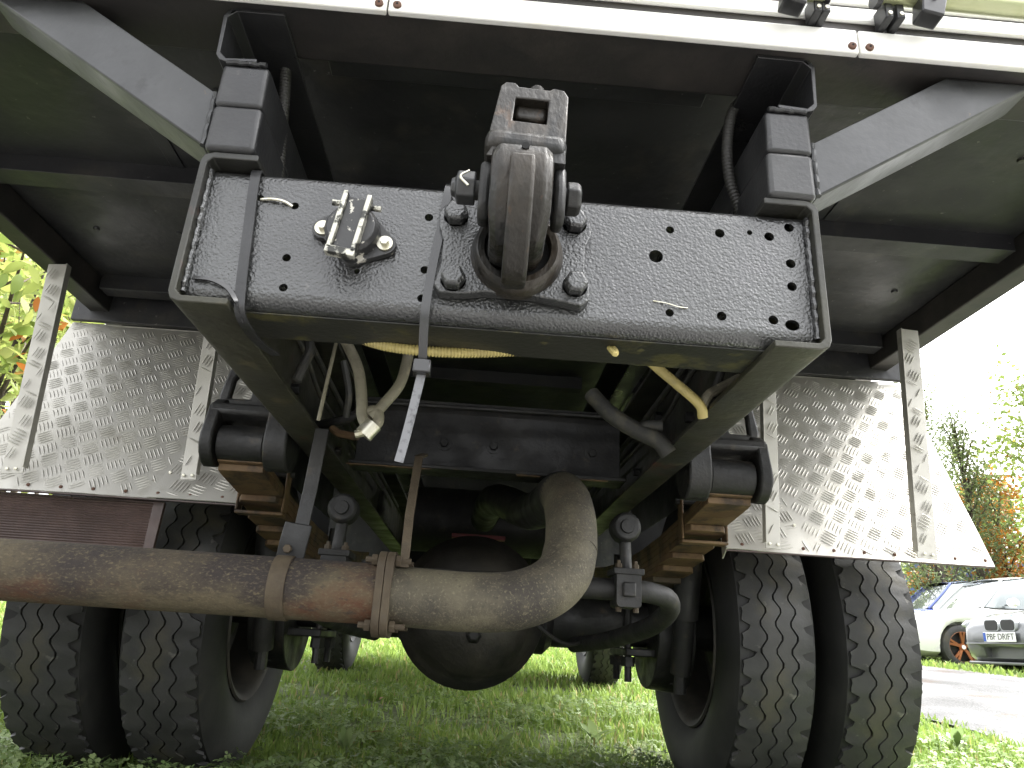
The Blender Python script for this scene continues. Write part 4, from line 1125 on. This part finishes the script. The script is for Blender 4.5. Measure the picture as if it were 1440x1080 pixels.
def car(loc, rz, paint, label, name='parked_car', rim='silver_rim', L=4.4, W=.88, H=1.40, wb=2.66, plate=None, grille=True, detail=True):
    """front of the car towards local -X; origin on the ground under the middle"""
    M0 = Matrix.Translation(loc) @ Matrix.Rotation(rz, 4, 'Z')
    root = link(name, None, None, M0)
    tag(root, label, 'car', 'cars parked nose-on beyond the drive')
    def put(mb, nm, m_, par=None, bev=0.0, sm=40):
        return link(nm, mb if isinstance(mb, bpy.types.Mesh) else mb.mesh(nm, m_, sm), par or root, M0, bevel=bev)
    h = L / 2
    fa, ra = -wb / 2 - .05, wb / 2 - .05
    # stations: x, half width, floor z, belt z, top centre z
    st = [(-h, .50 * W / .88, .34, .50, .53), (-h + .03, .66 * W / .88, .24, .58, .62), (-h + .12, .78 * W / .88, .19, .66, .71), (-h + .35, .86 * W / .88, .17, .73, .79), (-h + .9, W, .17, .80, .87), (-h + 1.45, W, .17, .86, .95),
          (-.2, W, .17, .90, .97), (.8, W, .17, .93, .99), (h - .9, W, .18, .95, 1.02), (h - .4, .86 * W / .88, .20, .94, 1.04), (h - .1, .78 * W / .88, .26, .90, 1.0), (h, .62 * W / .88, .36, .80, .88)]
    ring = []
    xs_ = []
    for i in range(len(st) - 1):
        for k in range(4):
            xs_.append(st[i][0] + (st[i + 1][0] - st[i][0]) * k / 4)
    xs_.append(st[-1][0])
    mb = MB()
    for x in xs_:
        w, z0, zb, zt = interp(st, x)
        half = [(0, z0), (w * .8, z0), (w * .96, z0 + .06), (w, z0 + .22 * (zb - z0) + .06), (w * 1.0, z0 + .62 * (zb - z0)), (w * .975, zb - .03), (w * .93, zb), (w * .75, zb + .6 * (zt - zb)), (w * .4, zb + .93 * (zt - zb)), (0, zt)]
        full = half + [(-a, b_) for a, b_ in reversed(half[1:-1])]
        for (y, z) in full:
            mb.v.append((x, y, z))
    n = 18
    for i in range(len(xs_) - 1):
        for k in range(n):
            k2 = (k + 1) % n
            mb.f.append((i * n + k, i * n + k2, (i + 1) * n + k2, (i + 1) * n + k))
    mb.f.append(tuple(range(n)))
    mb.f.append(tuple((len(xs_) - 1) * n + k for k in range(n)))
    body_me = mb.mesh('body', paint, 40)
    wr = .315
    cutters = [MB().cyl((xw, sd * (W - .22), wr), (xw, sd * (W + .3), wr), wr + .045, 28).mesh('c', 'car_black') for xw in (fa, ra) for sd in (-1, 1)]
    if detail:  # lower intake
        cutters.append(MB().box(-h - .2, -h + .10, -.34, .34, .235, .355).mesh('c', 'car_black'))
    bo = put(cut_mesh(body_me, cutters, 'body'), 'body', paint)
    # dark liner inside arches and behind the intake
    put(MB().box(-h + .13, h - .25, -W + .2, W - .2, .18, .62), 'wheel_well', 'car_black')
    # greenhouse: lower ring at belt, upper ring at roof
    gx = [(-h + 1.38, .60), (-h + 1.46, .76), (-.25, .80), (.75, .80), (1.25, .78), (h - .72, .64)]
    rx = [(-.42, .50), (-.36, .58), (-.1, .60), (.62, .60), (.95, .58), (1.12, .48)]
    zb_ = [.93, .91, .91, .945, .97, 1.03]
    zr_ = [H - .055, H - .045, H - .005, H - .01, H - .06, H - .10]
    k_ = W / .88
    def side(sd, t, i):
        a, b_ = Vector((gx[i][0], sd * gx[i][1] * k_, zb_[i])), Vector((rx[i][0], sd * rx[i][1] * k_, zr_[i]))
        p = a.lerp(b_, t)
        p.y += sd * .03 * math.sin(math.pi * t) * k_
        return p
    gl = MB()
    T = [0, .33, .66, 1]
    cols = [(sd, i) for sd, i in [(-1, i) for i in range(6)] + [(1, i) for i in reversed(range(6))]]
    for t in T:
        for sd, i in cols:
            gl.v.append(tuple(side(sd, t, i)))
    nc = len(cols)
    for j in range(3):
        for i in range(nc):
            i2 = (i + 1) % nc
            gl.f.append((j * nc + i, j * nc + i2, (j + 1) * nc + i2, (j + 1) * nc + i))
    put(gl, 'glasshouse', 'car_glass', None, 0, 50)
    # roof skin, slightly crowned and proud
    rf = MB()
    for i in range(6):
        for q in range(7):
            f_ = -1 + 2 * q / 6
            p = side(1, 1, i)
            rf.v.append((p.x, f_ * (p.y + .012), p.z + .012 + .045 * (1 - f_ * f_)))
    for i in range(5):
        for q in range(6):
            rf.f.append((i * 7 + q, i * 7 + q + 1, (i + 1) * 7 + q + 1, (i + 1) * 7 + q))
    roof = put(rf, 'roof', paint, None, 0, 60)
    for sd in (-1, 1):
        for (i, j, r) in ((0, 0, .024), (1, 1, .022), (5, 5, .04)):
            if (i, j) == (1, 1): continue
            pts = [tuple(side(sd, t, i) + Vector((0, sd * .004, 0))) for t in (-.02, .33, .66, 1.02)]
            put(MB().tube(pts, r, 8), 'pillar', paint)
        put(MB().tube([tuple(side(sd, t, 3).lerp(side(sd, t, 4), .3) + Vector((0, sd * .006, 0))) for t in (0, .33, .66, 1)], .028, 6), 'pillar', 'car_black')
        mr = put(MB().lathe([(-.085, 0), (-.08, .045), (-.03, .066), (.05, .062), (.085, .045), (.09, 0)], (0, 0, 0), 'Y', 12, M=Matrix.Translation((-h + 1.62, sd * (W + .08), .985)) @ Matrix.Diagonal((.75, 1.15, 1, 1))), 'wing_mirror', paint)
        put(MB().box(-h + 1.60, -h + 1.64, min(sd * (W - .06), sd * W), max(sd * (W - .06), sd * W) + .03, .945, .962), 'mirror_stalk', 'car_black', mr)
        # headlamp
        put(MB().lathe([(-.05, 0), (-.045, .06), (0, .085), (.05, .08)], (0, 0, 0), 'X', 14, M=Matrix.Translation((-h + .17, sd * W * .74, .625)) @ Matrix.Rotation(sd * R(32), 4, 'Z') @ Matrix.Diagonal((1.0, 1.9, .8, 1))), 'headlight', 'headlamp')
        put(MB().box(-h + 2.3, -h + 2.45, sd * W - .012, sd * W + .012, .76, .785), 'door_handle', paint)
        for xw in (fa, ra):
            tw = W - .115
            wm = MB().lathe([(-.09, .21), (-.10, .26), (-.085, .305), (-.05, wr), (.05, wr), (.085, .305), (.10, .26), (.09, .21)], (xw, sd * tw, wr), 'Y', 30)
            wo = put(wm, 'wheel', 'rubber')
            rb = MB().lathe([(sd * .088, .226), (sd * .092, .214), (sd * .06, .205), (sd * -.05, .20)], (xw, sd * tw, wr), 'Y', 28)
            for k in range(5):
                for dd in (-.13, .13):
                    a = 2 * math.pi * k / 5 + .3 + dd
                    c, s_ = math.cos(a), math.sin(a)
                    a2 = 2 * math.pi * k / 5 + .3
                    q = [(.045 * math.cos(a2), .045 * math.sin(a2)), (.21 * c, .21 * s_)]
                    rb.sweep([(xw + q[0][0], sd * (tw + .062), wr + q[0][1]), (xw + q[1][0], sd * (tw + .080), wr + q[1][1])], .032, .02, (-s_, 0, c))
            rb.lathe([(sd * .08, 0), (sd * .078, .045), (sd * .05, .06)], (xw, sd * tw, wr), 'Y', 16)
            put(rb, 'rim', rim, wo)
            put(MB().lathe([(sd * .083, 0), (sd * .083, .030), (sd * .078, .030)], (xw, sd * tw, wr), 'Y', 14), 'hub_cap', 'plate_white', wo)
            put(MB().lathe([(sd * .02, 0), (sd * .02, .2)], (xw, sd * tw, wr), 'Y', 24), 'brake_disc', 'car_black', wo)
    if grille:
        for sd in (-1, 1):
            pl = rrect(sd * .135 - .120, sd * .135 + .120, .530, .672, .05, 5)
            put(MB().prism(pl, -h - .012, -h + .10, 'X'), 'grille_frame', 'headlamp', None, .006)
            pl = rrect(sd * .135 - .105, sd * .135 + .105, .543, .660, .042, 5)
            put(MB().prism(pl, -h - .018, -h + .05, 'X'), 'grille', 'car_black', None, .003)
        put(MB().lathe([(0, .038), (-.008, .034), (-.010, 0)], (0, 0, 0), 'Z', 18, M=Matrix.Translation((-h + .15, 0, .715)) @ Matrix.Rotation(R(180 - 28), 4, 'Y')), 'badge', 'plate_blue')
    put(MB().box(-h - .03, -h + .12, -.60 * k_, .60 * k_, .385, .40), 'bumper_lip', 'car_black' if paint != 'car_grey' else 'car_grey', None, .004)
    put(MB().box(-h + .02, -h + .14, -.66, .66, .155, .19), 'splitter', paint, None, .01)
    if plate:
        pm = put(MB().box(-h - .038, -h - .030, -.26, .26, .412, .522), 'number_plate', 'plate_white', None, .003)
        put(MB().box(-h - .0395, -h - .0385, .216, .258, .416, .518), 'plate_band', 'plate_blue', pm)
        cu_ = bpy.data.curves.new('t', 'FONT')
        cu_.body = plate
        cu_.size = .098
        cu_.extrude = .001
        cu_.align_x = 'CENTER'
        cu_.align_y = 'CENTER'
        to = bpy.data.objects.new('t', cu_)
        COL.objects.link(to)
        dg = bpy.context.evaluated_depsgraph_get()
        dg.update()
        tm = bpy.data.meshes.new_from_object(to.evaluated_get(dg))
        bpy.data.objects.remove(to, do_unlink=True)
        tm.materials.clear()
        tm.materials.append(MATS['car_black'])
        # text faces -X: local x -> -Y, local y -> Z
        sc = .44 / max(v.co.x for v in tm.vertices) / 2
        for v in tm.vertices:
            x, y, z = v.co
            v.co = (-h - .0395 - z, -.02 - x * min(sc, 1.2), .467 + y)
        link('plate_lettering', tm, pm, M0)
    return root

car((8.42, 7.92, .44), R(2), 'car_grey', 'silver grey coupe showing its front grille and number plate', plate='PBF DRIFT', L=4.2, H=1.38, wb=2.6)
car((8.68, 10.78, .52), R(-2), 'car_white', 'white coupe with bronze five-spoke wheels beside the grey car', rim='bronze_rim', L=4.45)
car((9.55, 13.3, .66), R(-4), 'car_blue', 'blue car farthest back, mostly hidden behind the white coupe', rim='silver_rim', L=4.6, H=1.45)

# ------------------------------------------------------------------ plants
def leafy(mb_v, mb_f, hue, centres, size, aspect=.55, seed=0, droop=.3, fold_=.15):
    """append leaf quads (two triangles folded at the midrib) round the centres"""
    r = np.random.default_rng(seed)
    n = len(centres)
    th = r.uniform(0, 2 * np.pi, n)
    ph = r.normal(-droop, .5, n)
    d = np.stack([np.cos(th) * np.cos(ph), np.sin(th) * np.cos(ph), np.sin(ph)], -1)
    rnd = r.normal(size=(n, 3))
    sdv = np.cross(d, rnd)
    sdv /= np.linalg.norm(sdv, axis=1)[:, None] + 1e-9
    nv = np.cross(d, sdv)
    L = (size * r.uniform(.6, 1.3, n))[:, None]
    c = np.asarray(centres)
    a = c - d * L * .5
    b = c + d * L * .5
    l_ = c + sdv * L * aspect * .5 + nv * L * fold_ - d * L * .05
    r_ = c - sdv * L * aspect * .5 + nv * L * fold_ - d * L * .05
    V = np.stack([a, l_, b, r_], 1).reshape(-1, 3)
    base = sum(len(x) for x in mb_v)
    I = np.arange(n)[:, None] * 4 + base
    F = np.concatenate([I + [0, 1, 2], I + [0, 2, 3]], 1).reshape(-1, 3)
    mb_v.append(V)
    mb_f.append(F)
    h = np.repeat(np.clip(r.uniform(0, 1, n), 0, 1), 4)
    hue.append(h)

def np_mesh(name, V, F, hue, material):
    me = bpy.data.meshes.new(name)
    nf = len(F)
    k = F.shape[1]
    me.vertices.add(len(V))
    me.vertices.foreach_set('co', V.astype(np.float32).ravel())
    me.loops.add(nf * k)
    me.loops.foreach_set('vertex_index', F.astype(np.int32).ravel())
    me.polygons.add(nf)
    me.polygons.foreach_set('loop_start', np.arange(0, nf * k, k, dtype=np.int32))
    me.polygons.foreach_set('loop_total', np.full(nf, k, dtype=np.int32))
    at = me.attributes.new('hue', 'FLOAT', 'POINT')
    at.data.foreach_set('value', hue.astype(np.float32))
    me.materials.append(MATS[material])
    me.update(calc_edges=True)
    me.validate()
    return me

def tree(name, label, cat, loc, height, spread, leaf_m, n, leaf, seed, trunk_r=.12, conifer=False, group=None, base=.2, clumps=40, hue_lo=0.0):
    r = np.random.default_rng(seed)
    root = link(name, None, None, Matrix.Translation(loc))
    tag(root, label, cat, group)
    x0, y0, z0 = loc
    tr = MB()
    top = Vector((x0 + r.normal(0, .1), y0, z0 + height * .92))
    tr.tube(bez([(x0, y0, z0 - .1), (x0 + r.normal(0, .08), y0 + r.normal(0, .08), z0 + height * .4), tuple(top)], 6), [trunk_r * (1 - .9 * k / 12) for k in range(13)], 10)
    cl = []
    for k in range(clumps):
        t = base + (1 - base) * (k + r.uniform(0, 1)) / clumps
        a = r.uniform(0, 2 * np.pi)
        if conifer:
            rad = spread * (1 - t) ** .85 * r.uniform(.45, 1.05) + .05
            z = z0 + height * t
        else:
            prof = math.sin(math.pi * min(max((t - base) / (1 - base) * .9 + .1, 0), 1)) ** .6
            rad = spread * prof * r.uniform(.25, 1.0)
            z = z0 + height * t
        p = Vector((x0 + rad * math.cos(a), y0 + rad * math.sin(a), z - (rad * .25 if conifer else 0)))
        q = Vector((x0, y0, z0 + height * max(.08, t - .18)))
        if k % 2 == 0:
            tr.tube([tuple(q), tuple(q.lerp(p, .6) + Vector((0, 0, .1))), tuple(p)], [trunk_r * .22, trunk_r * .14, trunk_r * .05], 5, caps=False)
        cl.append((p, q))
    link('trunk', tr.mesh('trunk', 'bark', 60), root, Matrix.Identity(4))
    vv, ff, hh = [], [], []
    per = n // clumps
    C_ = []
    for (p, q) in cl:
        sz = spread * r.uniform(.14, .30)
        if conifer:
            t = r.uniform(.25, 1, per)[:, None]
            pts = np.array(q)[None] * (1 - t) + np.array(p)[None] * t
            pts = pts + r.normal(0, 1, (per, 3)) * [sz * .45, sz * .45, sz * .28]
        else:
            pts = np.array(p)[None] + r.normal(0, 1, (per, 3)) * [sz, sz, sz * .75]
        C_.append(pts)
    leafy(vv, ff, hh, np.concatenate(C_), leaf, .3 if conifer else .6, seed, .5 if conifer else .3)
    me = np_mesh('crown', np.concatenate(vv), np.concatenate(ff), np.concatenate(hh), leaf_m)
    link('crown', me, root, Matrix.Identity(4))
    return root

# right: conifers and autumn trees behind the cars
tree('larch_tree', 'tall sparse green conifer just right of the mudguard', 'tree', (9.6, 13.9, .66), 7.3, 1.45, 'dark_needle', 5200, .12, 11, conifer=True, clumps=60, group='trees beyond the parked cars')
tree('larch_tree', 'lower drooping conifer right of the tall one, above the blue container', 'tree', (11.4, 15.2, .74), 6.0, 1.9, 'dark_needle', 5200, .12, 12, conifer=True, clumps=60, group='trees beyond the parked cars')
tree('autumn_tree', 'orange autumn tree between the conifers', 'tree', (12.6, 15.9, .75), 4.3, 1.0, 'orange_leaf', 2600, .13, 13, clumps=34, base=.35, group='trees beyond the parked cars')
tree('maple_tree', 'bright green leafy tree at the right edge', 'tree', (13.1, 14.4, .70), 6.6, 1.7, 'green_leaf', 4200, .14, 14, clumps=46, base=.3, group='trees beyond the parked cars')
tree('birch_tree', 'green tree low behind the parked cars', 'tree', (9.4, 17.5, .85), 3.4, 1.5, 'green_leaf', 5000, .16, 15, clumps=40, base=.15, group='trees beyond the parked cars')
tree('orange_hedge_shrub', 'low orange shrub in front of the blue container', 'shrub', (12.9, 16.4, .56), 2.2, .9, 'orange_leaf', 4500, .11, 16, clumps=26, base=.2, trunk_r=.05)
tree('orange_hedge_shrub', 'low rusty shrub beside the container end', 'shrub', (11.2, 16.6, .56), 2.15, .8, 'orange_leaf', 4000, .11, 17, clumps=26, base=.2, trunk_r=.05)
tree('background_tree', 'dark green tree far behind the blue container', 'tree', (19.0, 25.0, .85), 6.0, 2.6, 'green_leaf', 5000, .26, 18, clumps=44, base=.2, group='trees beyond the parked cars')

# blue container
cont = link('shipping_container', None, None, Matrix.Translation((15.6, 18.6, .56)))
tag(cont, 'blue corrugated container behind the orange shrubs', 'container')
cx0, cx1, cy0, cy1 = 12.6, 18.6, 18.0, 20.4
poly = []
kk = 0
x = cx0
while x < cx1:
    poly += [(x, cy0), (x + .07, cy0), (x + .11, cy0 + .05), (x + .18, cy0 + .05)]
    x += .22
poly += [(cx1, cy0 + .05), (cx1, cy1), (cx0, cy1)]
link('wall', MB().prism(poly, .68, 3.22, 'Z').mesh('wall', 'container_blue', 20), cont, Matrix.Identity(4))
for z0_, z1_ in ((.57, .70), (3.20, 3.34)):
    link('rail', MB().box(cx0 - .03, cx1 + .03, cy0 - .03, cy1 + .03, z0_, z1_).mesh('rail', 'container_blue', 20), cont, Matrix.Identity(4), bevel=.01)
for x in (cx0, cx1):
    link('corner_post', MB().box(x - .08, x + .08, cy0 - .04, cy0 + .12, .60, 3.30).mesh('corner_post', 'container_blue', 20), cont, Matrix.Identity(4), bevel=.01)

# left: yellow-green shrub close to the truck, near leaves as single parts
def big_leaf_mesh(k):
    r = random.Random(k)
    mb = MB()
    L, W_ = 1.0, r.uniform(.42, .55)
    n = 6
    for i in range(n + 1):
        t = i / n
        w = W_ * math.sin(math.pi * min(1, t * .95 + .03)) ** .8 * (1 - .25 * t)
        cz = -.18 * (t - .3) ** 2
        mb.v += [(t * L, -w / 2 * (1 + .1 * r.uniform(-1, 1)), cz + .08 * w), (t * L, 0, cz), (t * L, w / 2 * (1 + .1 * r.uniform(-1, 1)), cz + .08 * w)]
    for i in range(n):
        for q in (0, 1):
            mb.f.append((i * 3 + q, i * 3 + q + 1, (i + 1) * 3 + q + 1, (i + 1) * 3 + q))
    return mb
LEAFM = []
for k, hv in enumerate((.05, .25, .45, .6, .75, .88, .97, 1.0)):
    me = big_leaf_mesh(k).mesh('leaf', 'shrub_leaf', 60)
    at = me.attributes.new('hue', 'FLOAT', 'POINT')
    at.data.foreach_set('value', [hv] * len(me.vertices))
    LEAFM.append(me)
def shrub(loc, label, seed, height, spread, nleaf, leaf, n_far):
    r = np.random.default_rng(seed)
    root = link('leafy_shrub', None, None, Matrix.Translation(loc))
    tag(root, label, 'shrub', 'shrubs left of the truck')
    br = MB()
    tips = []
    for k in range(12):
        a, e = r.uniform(0, 2 * np.pi), r.uniform(.2, 1)
        p1 = Vector((loc[0] + .35 * spread * e * math.cos(a), loc[1] + .35 * spread * e * math.sin(a), loc[2] + height * .5))
        p2 = Vector((loc[0] + spread * e * math.cos(a), loc[1] + spread * e * math.sin(a), loc[2] + height * r.uniform(.55, 1)))
        br.tube(bez([(loc[0], loc[1], loc[2] - .05), tuple(p1), tuple(p2)], 5), [.03 * (1 - .85 * q / 10) for q in range(11)], 6)
        for q in range(4):
            t = r.uniform(.3, 1)
            s0 = p1.lerp(p2, t)
            s1 = s0 + Vector(r.normal(0, .28, 3))
            br.tube([tuple(s0), tuple(s1)], [.007, .002], 5, caps=False)
            tips.append((s0, s1))
        tips.append((p1, p2))
    link('branches', br.mesh('branches', 'bark', 60), root, Matrix.Identity(4))
    cam_p = np.array([-.0147, -.83, .49])
    pts = []
    for (s0, s1) in tips:
        for q in range((nleaf + n_far) // len(tips) + 1):
            t = r.uniform(0, 1.05)
            pts.append(np.array(s0.lerp(s1, t)) + r.normal(0, .17, 3))
    pts = np.array(pts)
    d = np.linalg.norm(pts - cam_p, axis=1)
    # the leaves that show largest: inside the strip seen past the mudguard
    v = pts - cam_p
    depth = v @ np.array([0.03304121, 0.93856155, 0.34352655])
    u = v @ np.array([0.99680263, -0.05596524, 0.05702983]) / depth
    inview = (u > -.74) & (u < -.60)
    order = np.argsort(d + np.where(inview, 0, 100))
    near, far = order[:nleaf], order[nleaf:]
    for i in near:
        me = LEAFM[int(r.integers(0, 6)) if r.random() > .06 else int(r.integers(6, 8))]
        a = r.uniform(0, 2 * np.pi)
        Ml = Matrix.Translation(pts[i]) @ Matrix.Rotation(a, 4, 'Z') @ Matrix.Rotation(r.normal(.5, .5), 4, 'Y') @ Matrix.Rotation(r.normal(0, .6), 4, 'X') @ Matrix.Scale(leaf * r.uniform(.7, 1.3), 4)
        link('leaf', me, root, Ml)
    vv, ff, hh = [], [], []
    leafy(vv, ff, hh, pts[far], leaf, .5, seed)
    me = np_mesh('foliage', np.concatenate(vv), np.concatenate(ff), np.concatenate(hh), 'shrub_leaf')
    tag(link('foliage', me, root, Matrix.Identity(4)), kind='stuff')
    return root
shrub((-2.75, 3.0, .16), 'yellow-green leafy shrub nearest the truck, left of the mudguard', 31, 2.6, 1.0, 170, .10, 1500)
shrub((-3.9, 4.6, .24), 'taller yellow-green shrub behind the nearest one', 32, 3.9, 1.5, 60, .12, 2600)
shrub((-5.2, 7.2, .38), 'large yellow-green shrub farthest left in the background', 33, 5.2, 2.2, 30, .14, 3000)

# ------------------------------------------------------------------ lawn: grass, clover, weeds, leaves
def scatter(n, r0, r1, a0, a1, seed):
    r = np.random.default_rng(seed)
    rad = np.exp(r.uniform(np.log(r0), np.log(r1), n))
    an = np.radians(r.uniform(a0, a1, n))
    x = -.015 + rad * np.sin(an)
    y = -.83 + rad * np.cos(an)
    road = (x > ROAD_X0 + .07 * np.sin(y * 1.9) + .05 * np.sin(y * 4.7) + r.uniform(-.02, .09, n)) & (x < ROAD_X1 + r.uniform(-.12, .1, n))
    keep = ~road & ~((y < .55) & (x < 2.3))
    bare = np.sin(x * 6.3 + 2 * np.sin(y * 2.1)) * np.sin(y * 5.7 + 1.3) + np.sin(x * 2.2 + y * 3.1)
    under = (np.abs(x) < 1.1) & (y > 1.2) & (y < 4.2)
    keep &= ~(under & (bare > .55) & (r.uniform(0, 1, n) < .75))
    # wheels stand on the lawn: no blades inside their footprints
    for wx in (-.78, -1.075, .78, 1.062):
        keep &= ~((np.abs(x - wx) < .10) & (np.abs(y - AXY) < .17))
    return x[keep], y[keep], rad[keep], r
def blades(n, r0, r1, a0, a1, seed, hmin, hmax, name, label, wmul=1.0):
    x, y, rad, r = scatter(n, r0, r1, a0, a1, seed)
    m_ = len(x)
    patch = .5 + .5 * np.sin(x * 5.1 + np.sin(y * 3.7) * 1.7) * np.sin(y * 4.3 + np.sin(x * 2.9) * 1.3)
    z = tz_np(x, y) - .004
    hgt = r.uniform(hmin, hmax, m_) * (.65 + .6 * patch)
    w = (.0016 + .0011 * np.clip(rad - 1.5, 0, 14)) * r.uniform(.7, 1.4, m_) * wmul
    az = r.uniform(0, 2 * np.pi, m_)
    lean = np.abs(r.normal(.35, .28, m_)) * hgt
    sx_, sy_ = np.cos(az + np.pi / 2) * w, np.sin(az + np.pi / 2) * w
    dx, dy = np.cos(az) * lean, np.sin(az) * lean
    V = np.stack([np.stack([x - sx_, y - sy_, z], -1), np.stack([x + sx_, y + sy_, z], -1),
                  np.stack([x + dx * .35 + sx_ * .8, y + dy * .35 + sy_ * .8, z + hgt * .6], -1), np.stack([x + dx * .35 - sx_ * .8, y + dy * .35 - sy_ * .8, z + hgt * .6], -1),
                  np.stack([x + dx, y + dy, z + hgt * .95], -1)], 1).reshape(-1, 3)
    I = np.arange(m_)[:, None] * 5
    F = np.concatenate([I + [0, 1, 2], I + [0, 2, 3], I + [3, 2, 4]], 1).reshape(-1, 3)
    hv = np.clip(r.uniform(0, 1, m_) * .7 + .22 * patch, 0, .92)
    hu = np.repeat(np.where(r.uniform(0, 1, m_) < .07, 1.0, hv), 5)
    o = link(name, np_mesh(name, V, F, hu, 'grass_blade'))
    return tag(o, label, 'grass', None, 'stuff')
blades(120000, 1.7, 9.0, -52, 55, 41, .030, .072, 'grass', 'short green lawn grass under and around the truck')
blades(60000, 6.0, 40.0, -55, 58, 42, .05, .10, 'grass', 'bright lawn grass farther off beyond the axle', 1.2)

def clover(n, seed):
    x, y, rad, r = scatter(n, 1.9, 4.2, -42, 46, seed)
    patch = np.sin(x * 4.3 + 1.1) * np.sin(y * 5.2 + np.sin(x * 3)) + r.normal(0, .35, len(x))
    k = patch > -.15
    x, y = x[k], y[k]
    m_ = len(x)
    z = tz_np(x, y) + r.uniform(.035, .075, m_)
    sz = r.uniform(.009, .017, m_)
    Vs, Fs, Hs = [], [], []
    rot = r.uniform(0, 2 * np.pi, m_)
    hv = r.uniform(0, 1, m_)
    tilt = r.normal(0, .35, (m_, 2))
    for q in range(3):
        a = rot + q * 2 * np.pi / 3
        c, s_ = np.cos(a), np.sin(a)
        def pt(l_, w_):
            px, py = (c * l_ - s_ * w_) * sz, (s_ * l_ + c * w_) * sz
            return np.stack([x + px, y + py, z + px * tilt[:, 0] + py * tilt[:, 1] - .12 * sz * (l_ - .6) ** 2], -1)
        V = np.stack([pt(.05, 0), pt(.6, -.48), pt(1.0, -.30), pt(.9, 0), pt(1.0, .30), pt(.6, .48)], 1).reshape(-1, 3)
        I = np.arange(m_)[:, None] * 6 + q * m_ * 6
        Fs.append(np.concatenate([I + [0, 1, 2], I + [0, 2, 3], I + [0, 3, 4], I + [0, 4, 5]], 1).reshape(-1, 3))
        Vs.append(V)
        Hs.append(np.repeat(hv, 6))
    o = link('clover', np_mesh('clover', np.concatenate(Vs), np.concatenate(Fs), np.concatenate(Hs), 'clover_leaf'))
    return tag(o, 'low clover and small round leaves among the near grass', 'clover', None, 'stuff')
clover(22000, 43)

def set_hue(me, h):
    at = me.attributes.new('hue', 'FLOAT', 'POINT')
    at.data.foreach_set('value', [h] * len(me.vertices))
    return me
def weed(x, y, label, seed, n, L, up, wid):
    r = random.Random(seed)
    z = tz(x, y)
    root = link('weed_plant', None, None, Matrix.Translation((x, y, z)))
    tag(root, label, 'weed', 'weeds in the lawn by the wheels')
    st_ = MB().tube([(x, y, z - .01), (x + .004, y, z + L * .4)], [.003, .0015], 6)
    link('stem', set_hue(st_.mesh('stem', 'clover_leaf'), .4), root, Matrix.Identity(4))
    for k in range(n):
        a = 2 * math.pi * k / n + r.uniform(-.3, .3)
        Ml = Matrix.Translation((x, y, z + .01 + L * .04 * k)) @ Matrix.Rotation(a, 4, 'Z') @ Matrix.Rotation(-R(up + r.uniform(-15, 15)), 4, 'Y') @ Matrix.Diagonal((L * r.uniform(.7, 1.1), L * wid, L, 1))
        link('leaf', set_hue(big_leaf_mesh(seed * 10 + k).mesh('leaf', 'clover_leaf', 60), r.uniform(.2, .9)), root, Ml)
weed(.86, 2.16, 'light green upright weed at the foot of the right inner tyre', 1, 7, .085, 55, .8)
weed(-.93, 1.66, 'small round-leaved seedling at the foot of the left wheels', 2, 4, .05, 45, 1.4)
weed(.50, 2.24, 'broad-leaved plantain with an arching leaf, right of the middle', 3, 6, .12, 40, .7)
weed(-.40, 1.82, 'pale green broad-leaved weed left of the middle', 4, 6, .085, 60, .8)
weed(.13, 2.0, 'bushy low weed in the middle foreground', 5, 9, .075, 35, 1.1)
weed(2.1, 2.45, 'broad bright weed beside the drive edge', 6, 8, .11, 40, .9)
st_ = MB().tube(bez([(-.17, 1.93, .10), (-.165, 1.935, .16), (-.155, 1.94, .215)], 5), [.0022 * (1 - .6 * k / 10) for k in range(11)], 6)
tag(link('grass_stalk', set_hue(st_.mesh('grass_stalk', 'grass_blade'), 1.0)), 'single pale dry stalk standing in the middle foreground', 'stalk')
for i, (x, y, lab, hv, sz) in enumerate(((-.35, 2.03, 'reddish brown fallen leaf, nearest one in the middle foreground', .1, .05), (-.42, 2.89, 'brown fallen leaf in the shade under the axle', .2, .06), (-1.50, 1.90, 'yellow fallen leaf at the lower left corner', 1.0, .07),
                                         (-1.75, 2.30, 'orange-yellow fallen leaf beside the left outer tyre', .7, .07), (-1.62, 2.15, 'ochre fallen leaf between the two yellow ones', .85, .06))):
    me = set_hue(big_leaf_mesh(80 + i).mesh('fallen_leaf', 'dead_leaf', 60), hv)
    o = link('fallen_leaf', me, None, Matrix.Translation((x, y, tz(x, y) + .045)) @ Matrix.Rotation(i * 1.3, 4, 'Z') @ Matrix.Rotation(R(-12), 4, 'Y') @ Matrix.Rotation(R(-15), 4, 'X') @ Matrix.Scale(sz, 4))
    tag(o, lab, 'leaf', 'fallen leaves on the lawn')
